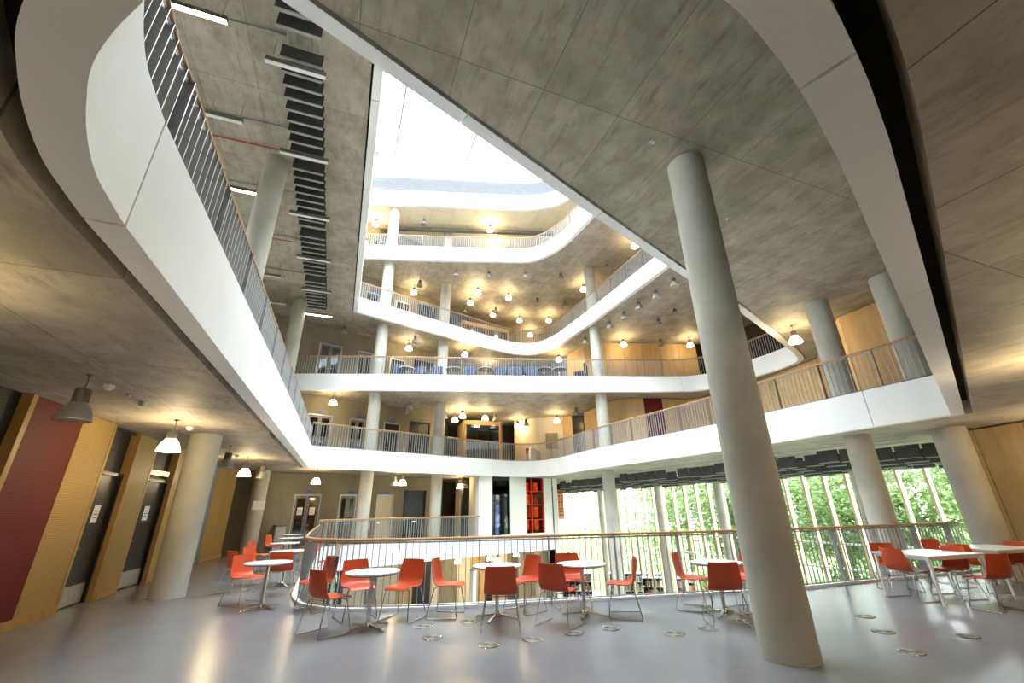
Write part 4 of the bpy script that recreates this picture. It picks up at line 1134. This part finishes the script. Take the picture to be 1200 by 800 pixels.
# floor boxes: pairs of round metal lids
def floor_box():
    t = thing('floor_box', '', 'floor box')
    MB().lathe([(.135, 0.0), (.133, .005), (.122, .007)], 36).build('rim', M['chrome'], t, 30)
    MB().lathe([(.120, .004), (.118, .0075)], 36).build('plate', M['steel'], t, 30)
    for s in (-1, 1):
        MB().lathe([(.052, .008), (.05, .012)], 24, (s * .057, 0, 0)).build('lid', M['grey_metal'], t, 30)
        MB().box((s * .057, 0, .013), (.035, .014, .003)).build('flap', M['dark'], t)
    return t
FB = floor_box()
FBOX = [(-1.36, 7.29), (-1.13, 6.71), (-.72, 7.55), (-.34, 6.33), (.21, 6.56), (.78, 6.81), (1.34, 7.04), (2.13, 6.73), (2.68, 6.95), (3.35, 7.3), (3.98, 6.95), (5.28, 7.49), (4.88, 6.66), (4.52, 5.82), (5.74, 6.41)]
for i, (x, y) in enumerate(sorted(FBOX, key=lambda q: q[0] / q[1])):
    lab = 'round steel floor box with two dark lids, %s from the left' % ORD[i]
    if i == 0: FB.location = (x, y, .001); FB.rotation_euler = (0, 0, radians(-20)); tag(FB, lab, None, 'steel floor boxes')
    else: dup(FB, (x, y, .001), radians(-20), lab, 'steel floor boxes')

# notice on the far left column, little post and cabinet by the glazed door
o = thing('column_notice', 'white paper notice fixed to the far left column', 'notice', (-10.75, 18.93, 1.87), radians(32))
put(MB().box((0, 0, 0), (.46, .02, .34)).mesh('sheet', M['paper']), 'sheet', o, (0, 0, 0), 0)
o = thing('waste_bin', 'grey box bin against the concrete wall by the glazed door', 'bin', (-10.35, 20.2, 0), atan2(WD.y, WD.x))
put(MB().box((0, 0, .5), (.42, .4, 1.0)).mesh('body', M['alu']), 'body', o, (0, 0, 0), 0)
put(MB().box((0, 0, 1.03), (.46, .44, .06)).mesh('lid', M['grey_metal']), 'lid', o, (0, 0, 0), 0)
o = thing('bollard_post', 'slim pale post by the corner of the void railing', 'post', (-8.6, 20.9, 0))
MB().lathe([(.12, 0), (.12, .02), (.03, .03), (.03, 1.25), (.0, 1.28)], 14).build('post', M['alu'], o, 40)

# second floor lounge: blue chairs and round tables
def tub_chair():
    t = thing('lounge_chair', '', 'chair')
    MB().box((0, .02, .40), (.62, .58, .14)).build('seat', M['blue_fabric'], t)
    bk = MB()
    bk.box((0, -.29, .68), (.66, .10, .62)); bk.build('backrest', M['blue_fabric'], t)
    for s in (-1, 1):
        MB().box((s * .34, .0, .52), (.07, .58, .10)).build('armrest', M['blue_fabric'], t)
        for y in (-.26, .26): MB().tube([(s * .30, y * .9, .36), (s * .33, y, 0)], .014, 6).build('leg', M['chrome'], t)
    return t
TC = tub_chair()
LC = [(-6.1, 21.55, 30), (-5.0, 21.45, 180), (-4.15, 21.5, 170), (-2.3, 21.55, 180), (-.65, 21.7, 170), (.18, 21.7, 185), (1.02, 21.75, 180)]
for i, (x, y, a) in enumerate(LC):
    lab = 'blue lounge chair behind the second floor railing, %s from the left' % ORD[i]
    if i == 0: TC.location = (x, y, 7.822); TC.rotation_euler = (0, 0, radians(a)); tag(TC, lab, None, 'blue lounge chairs')
    else: dup(TC, (x, y, 7.822), radians(a), lab, 'blue lounge chairs')
dk = dup(TC, (3.7, 21.95, 7.822), radians(70), 'dark lounge chair standing alone right of the second floor tables')
for c in dk.children:
    if c.name.split('.')[0] in ('seat', 'backrest', 'armrest'):
        c.data = c.data.copy(); c.data.materials[0] = M['baffle']
for i, (x, y) in enumerate([(-5.6, 21.2), (-3.15, 21.4), (-1.45, 21.5), (1.72, 21.7), (2.55, 21.75)]):
    dup(RT, (x, y, 7.822), .3, 'round white table behind the second floor railing, %s from the left' % ORD[i], 'second floor round tables')

# library below: shelves with books, chairs, white tables
def shelf_unit(x, y, a, lab, w=2.4, h=1.5, levels=3):
    t = thing('bookshelf', lab, 'bookshelf', (x, y, -3.8), radians(a), 'low library bookshelves')
    def pt(mb, nm, mat): return put(mb.mesh(nm, M[mat]), nm, t, (0, 0, 0), 0)
    pt(MB().box((0, 0, h + .02), (w + .1, .5, .04)), 'top', 'white_paint')
    for s in (-1, 1): pt(MB().box((s * w / 2, 0, h / 2), (.04, .46, h)), 'side_panel', 'white_paint')
    pt(MB().box((0, .2, h / 2), (w, .02, h)), 'back_panel', 'dark')
    for k in range(levels): pt(MB().box((0, 0, .06 + k * h / levels), (w, .44, .025)), 'shelf', 'white_paint')
    return t
BOOKM = [mottled('book_%d' % i, c, tuple(q * 1.2 for q in c), 6, .6) for i, c in enumerate([(.35, .05, .04), (.05, .1, .25), (.6, .58, .5), (.08, .08, .08), (.4, .25, .08), (.1, .25, .15), (.5, .45, .35)])]
book_meshes = []
for i, m in enumerate(BOOKM):
    book_meshes.append(MB().box((0, 0, .14), (.072, .2, .30)).mesh('book', m))
nb = 0
SHELVES = [(8.6, 28.0, -8, 'low white bookshelf of the library, nearest to the railing'), (7.1, 30.0, -8, 'second low white bookshelf of the library'), (9.8, 29.6, -8, 'low white bookshelf beside the glazing columns'), (3.6, 30.4, -8, 'low white bookshelf at the left end of the library')]
for si, (x, y, a, lab) in enumerate(SHELVES):
    shelf_unit(x, y, a, lab)
    ca, sa = cos(radians(a)), sin(radians(a))
    cn = {}
    for lev in range(3):
        px = -1.1
        while px < 1.1 and nb < 290:
            st = random.choice([.085, .09, .095, .22 if random.random() < .2 else .088])
            px += st
            lx, ly = px, -.1
            o = put(random.choice(book_meshes), 'book', None, (x + lx * ca - ly * sa, y + lx * sa + ly * ca, -3.8 + .0725 + lev * .5), radians(a))
            o.scale = (1, 1, random.uniform(.8, 1.15)); nb += 1
            cn[lev] = cn.get(lev, 0) + 1; tag(o, '%dth book from the left on the %s shelf, %s library bookshelf' % (cn[lev], ['bottom', 'middle', 'top'][lev], ORD[si]), 'book', 'books on the %s shelf of library unit %s' % (['bottom', 'middle', 'top'][lev], ORD[si]))
for i, (x, y) in enumerate([(10.6, 30.2), (6.2, 27.2)]):
    dup(RT, (x, y, -3.8), .2, 'round white table on the library floor below, %s' % ['by the glazing', 'by the bookshelves'][i], 'library tables')
for i, (x, y, a) in enumerate([(10.0, 30.5, 10), (11.2, 29.9, 170), (5.7, 26.9, 20)]):
    dup(CH, (x, y, -3.8), radians(a), 'red chair on the library floor below, %s' % ['left of the table by the glazing', 'right of the table by the glazing', 'by the bookshelves'][i], 'library chairs')
# hanging banner
bn = thing('hanging_banner', 'tall orange banner with a red heading hanging by the white library wall', 'banner', (3.05, 30.6, 3.2))
MB().box((0, 0, -1.42), (.62, .012, 1.85)).build('cloth', mottled('orange_banner', (.62, .34, .16), (.72, .44, .24), 5, .8), bn)
MB().box((0, -.008, -.62), (.62, .006, .2)).build('heading', M['red_plastic'], bn)
for r in range(7):
    for c in range(3):
        MB().box((-.17 + c * .17, -.008, -.86 - r * .2), (.09, .004, .13)).build('print_block', M['red_plastic'], bn)
for s in (-.28, .28): MB().tube([(s, 0, -.5), (s, 0, .06)], .005, 5).build('cord', M['cable'], bn)

# ------------------------------------------------------------------ outside: lawn and trees
gnd = MB().prism([(-40, 12), (120, -60), (120, 140), (-40, 140)], -4.4, -4.2)
struct_mesh(gnd, 'terrain', M['grass'], 'lawn outside the library glazing')
def crown_mesh(seed, n, R):
    rnd = random.Random(seed); mb = MB()
    blobs = [(Vector((rnd.gauss(0, R * .45), rnd.gauss(0, R * .45), rnd.gauss(0, R * .5))), rnd.uniform(.5, .9) * R * .6) for _ in range(14)]
    for _ in range(n):
        c, r = rnd.choice(blobs)
        d = Vector((rnd.gauss(0, 1), rnd.gauss(0, 1), rnd.gauss(0, 1))).normalized()
        p = c + d * r * rnd.uniform(.6, 1.05)
        s = rnd.uniform(.10, .2)
        a = Vector((rnd.gauss(0, 1), rnd.gauss(0, 1), rnd.gauss(0, .5))).normalized(); b2 = a.cross(Vector((rnd.gauss(0, .6), rnd.gauss(0, .6), 1))).normalized()
        mb.add([p - a * s, p - b2 * s * .45, p + a * s, p + b2 * s * .45], [(0, 1, 2, 3)])
    return mb.mesh('crown', M['leaf'])
crowns = [crown_mesh(s, 7000, 3.4) for s in (3, 8)]
def trunk_mesh():
    m = MB().tube([(0, 0, -5.5), (.1, 0, -3), (0, .15, 0), (.1, .1, 2)], .2, 8, rr=[.28, .22, .16, .06])
    for i in range(7):
        a = i * 2.4; z = -2.2 + i * .5
        m.tube([(0, 0, z), (cos(a) * 1.2, sin(a) * 1.2, z + .6), (cos(a) * 2.4, sin(a) * 2.4, z + .8)], .05, 5, rr=[.08, .05, .02])
    return m.mesh('trunk', M['bark'], 40)
TRK = trunk_mesh()
TP = [(22.5, 21.0, 1.0, 'seen at the far right of the glazing'), (20.5, 24.0, 1.0, 'between the two thick right columns'), (23.5, 31.0, 1.25, 'second row between the right columns'), (19.8, 28.8, 1.0, 'just right of the tall column'), (19.0, 33.5, 1.1, 'behind the tall column'),
      (17.6, 37.5, 1.15, 'just left of the tall column'), (15.6, 41.5, 1.2, 'at the left end of the greenery'), (22.0, 42.0, 1.5, 'second row left of the tall column'), (28.0, 24.5, 1.3, 'second row at the far right'), (26.0, 37.0, 1.5, 'second row behind the tall column'), (14.8, 47.5, 1.3, 'in the haze at the left of the greenery')]
for i, (x, y, sc, where) in enumerate(TP):
    o = thing('tree', 'leafy green tree outside the library glazing, %s' % where, 'tree', (x, y, .6 + sc), i * 1.3, 'trees outside the library')
    o.scale = (sc, sc, sc)
    put(crowns[i % 2], 'crown', o, (0, 0, 0), 0); put(TRK, 'trunk', o, (0, 0, 0), 0)
# shrubs along the glass keep the foot of the view green
for i in range(9):
    q = fp(-1 + i * 2.0) - FN * (3.4 + (i % 3) * .8)
    o = thing('shrub', 'low green shrub outside the glazing, %s from the right' % ORD[i], 'shrub', (q.x, q.y, -3.2), i, 'shrubs outside the library')
    o.scale = (.32, .32, .34)
    put(crowns[i % 2], 'foliage', o, (0, 0, 0), 0)
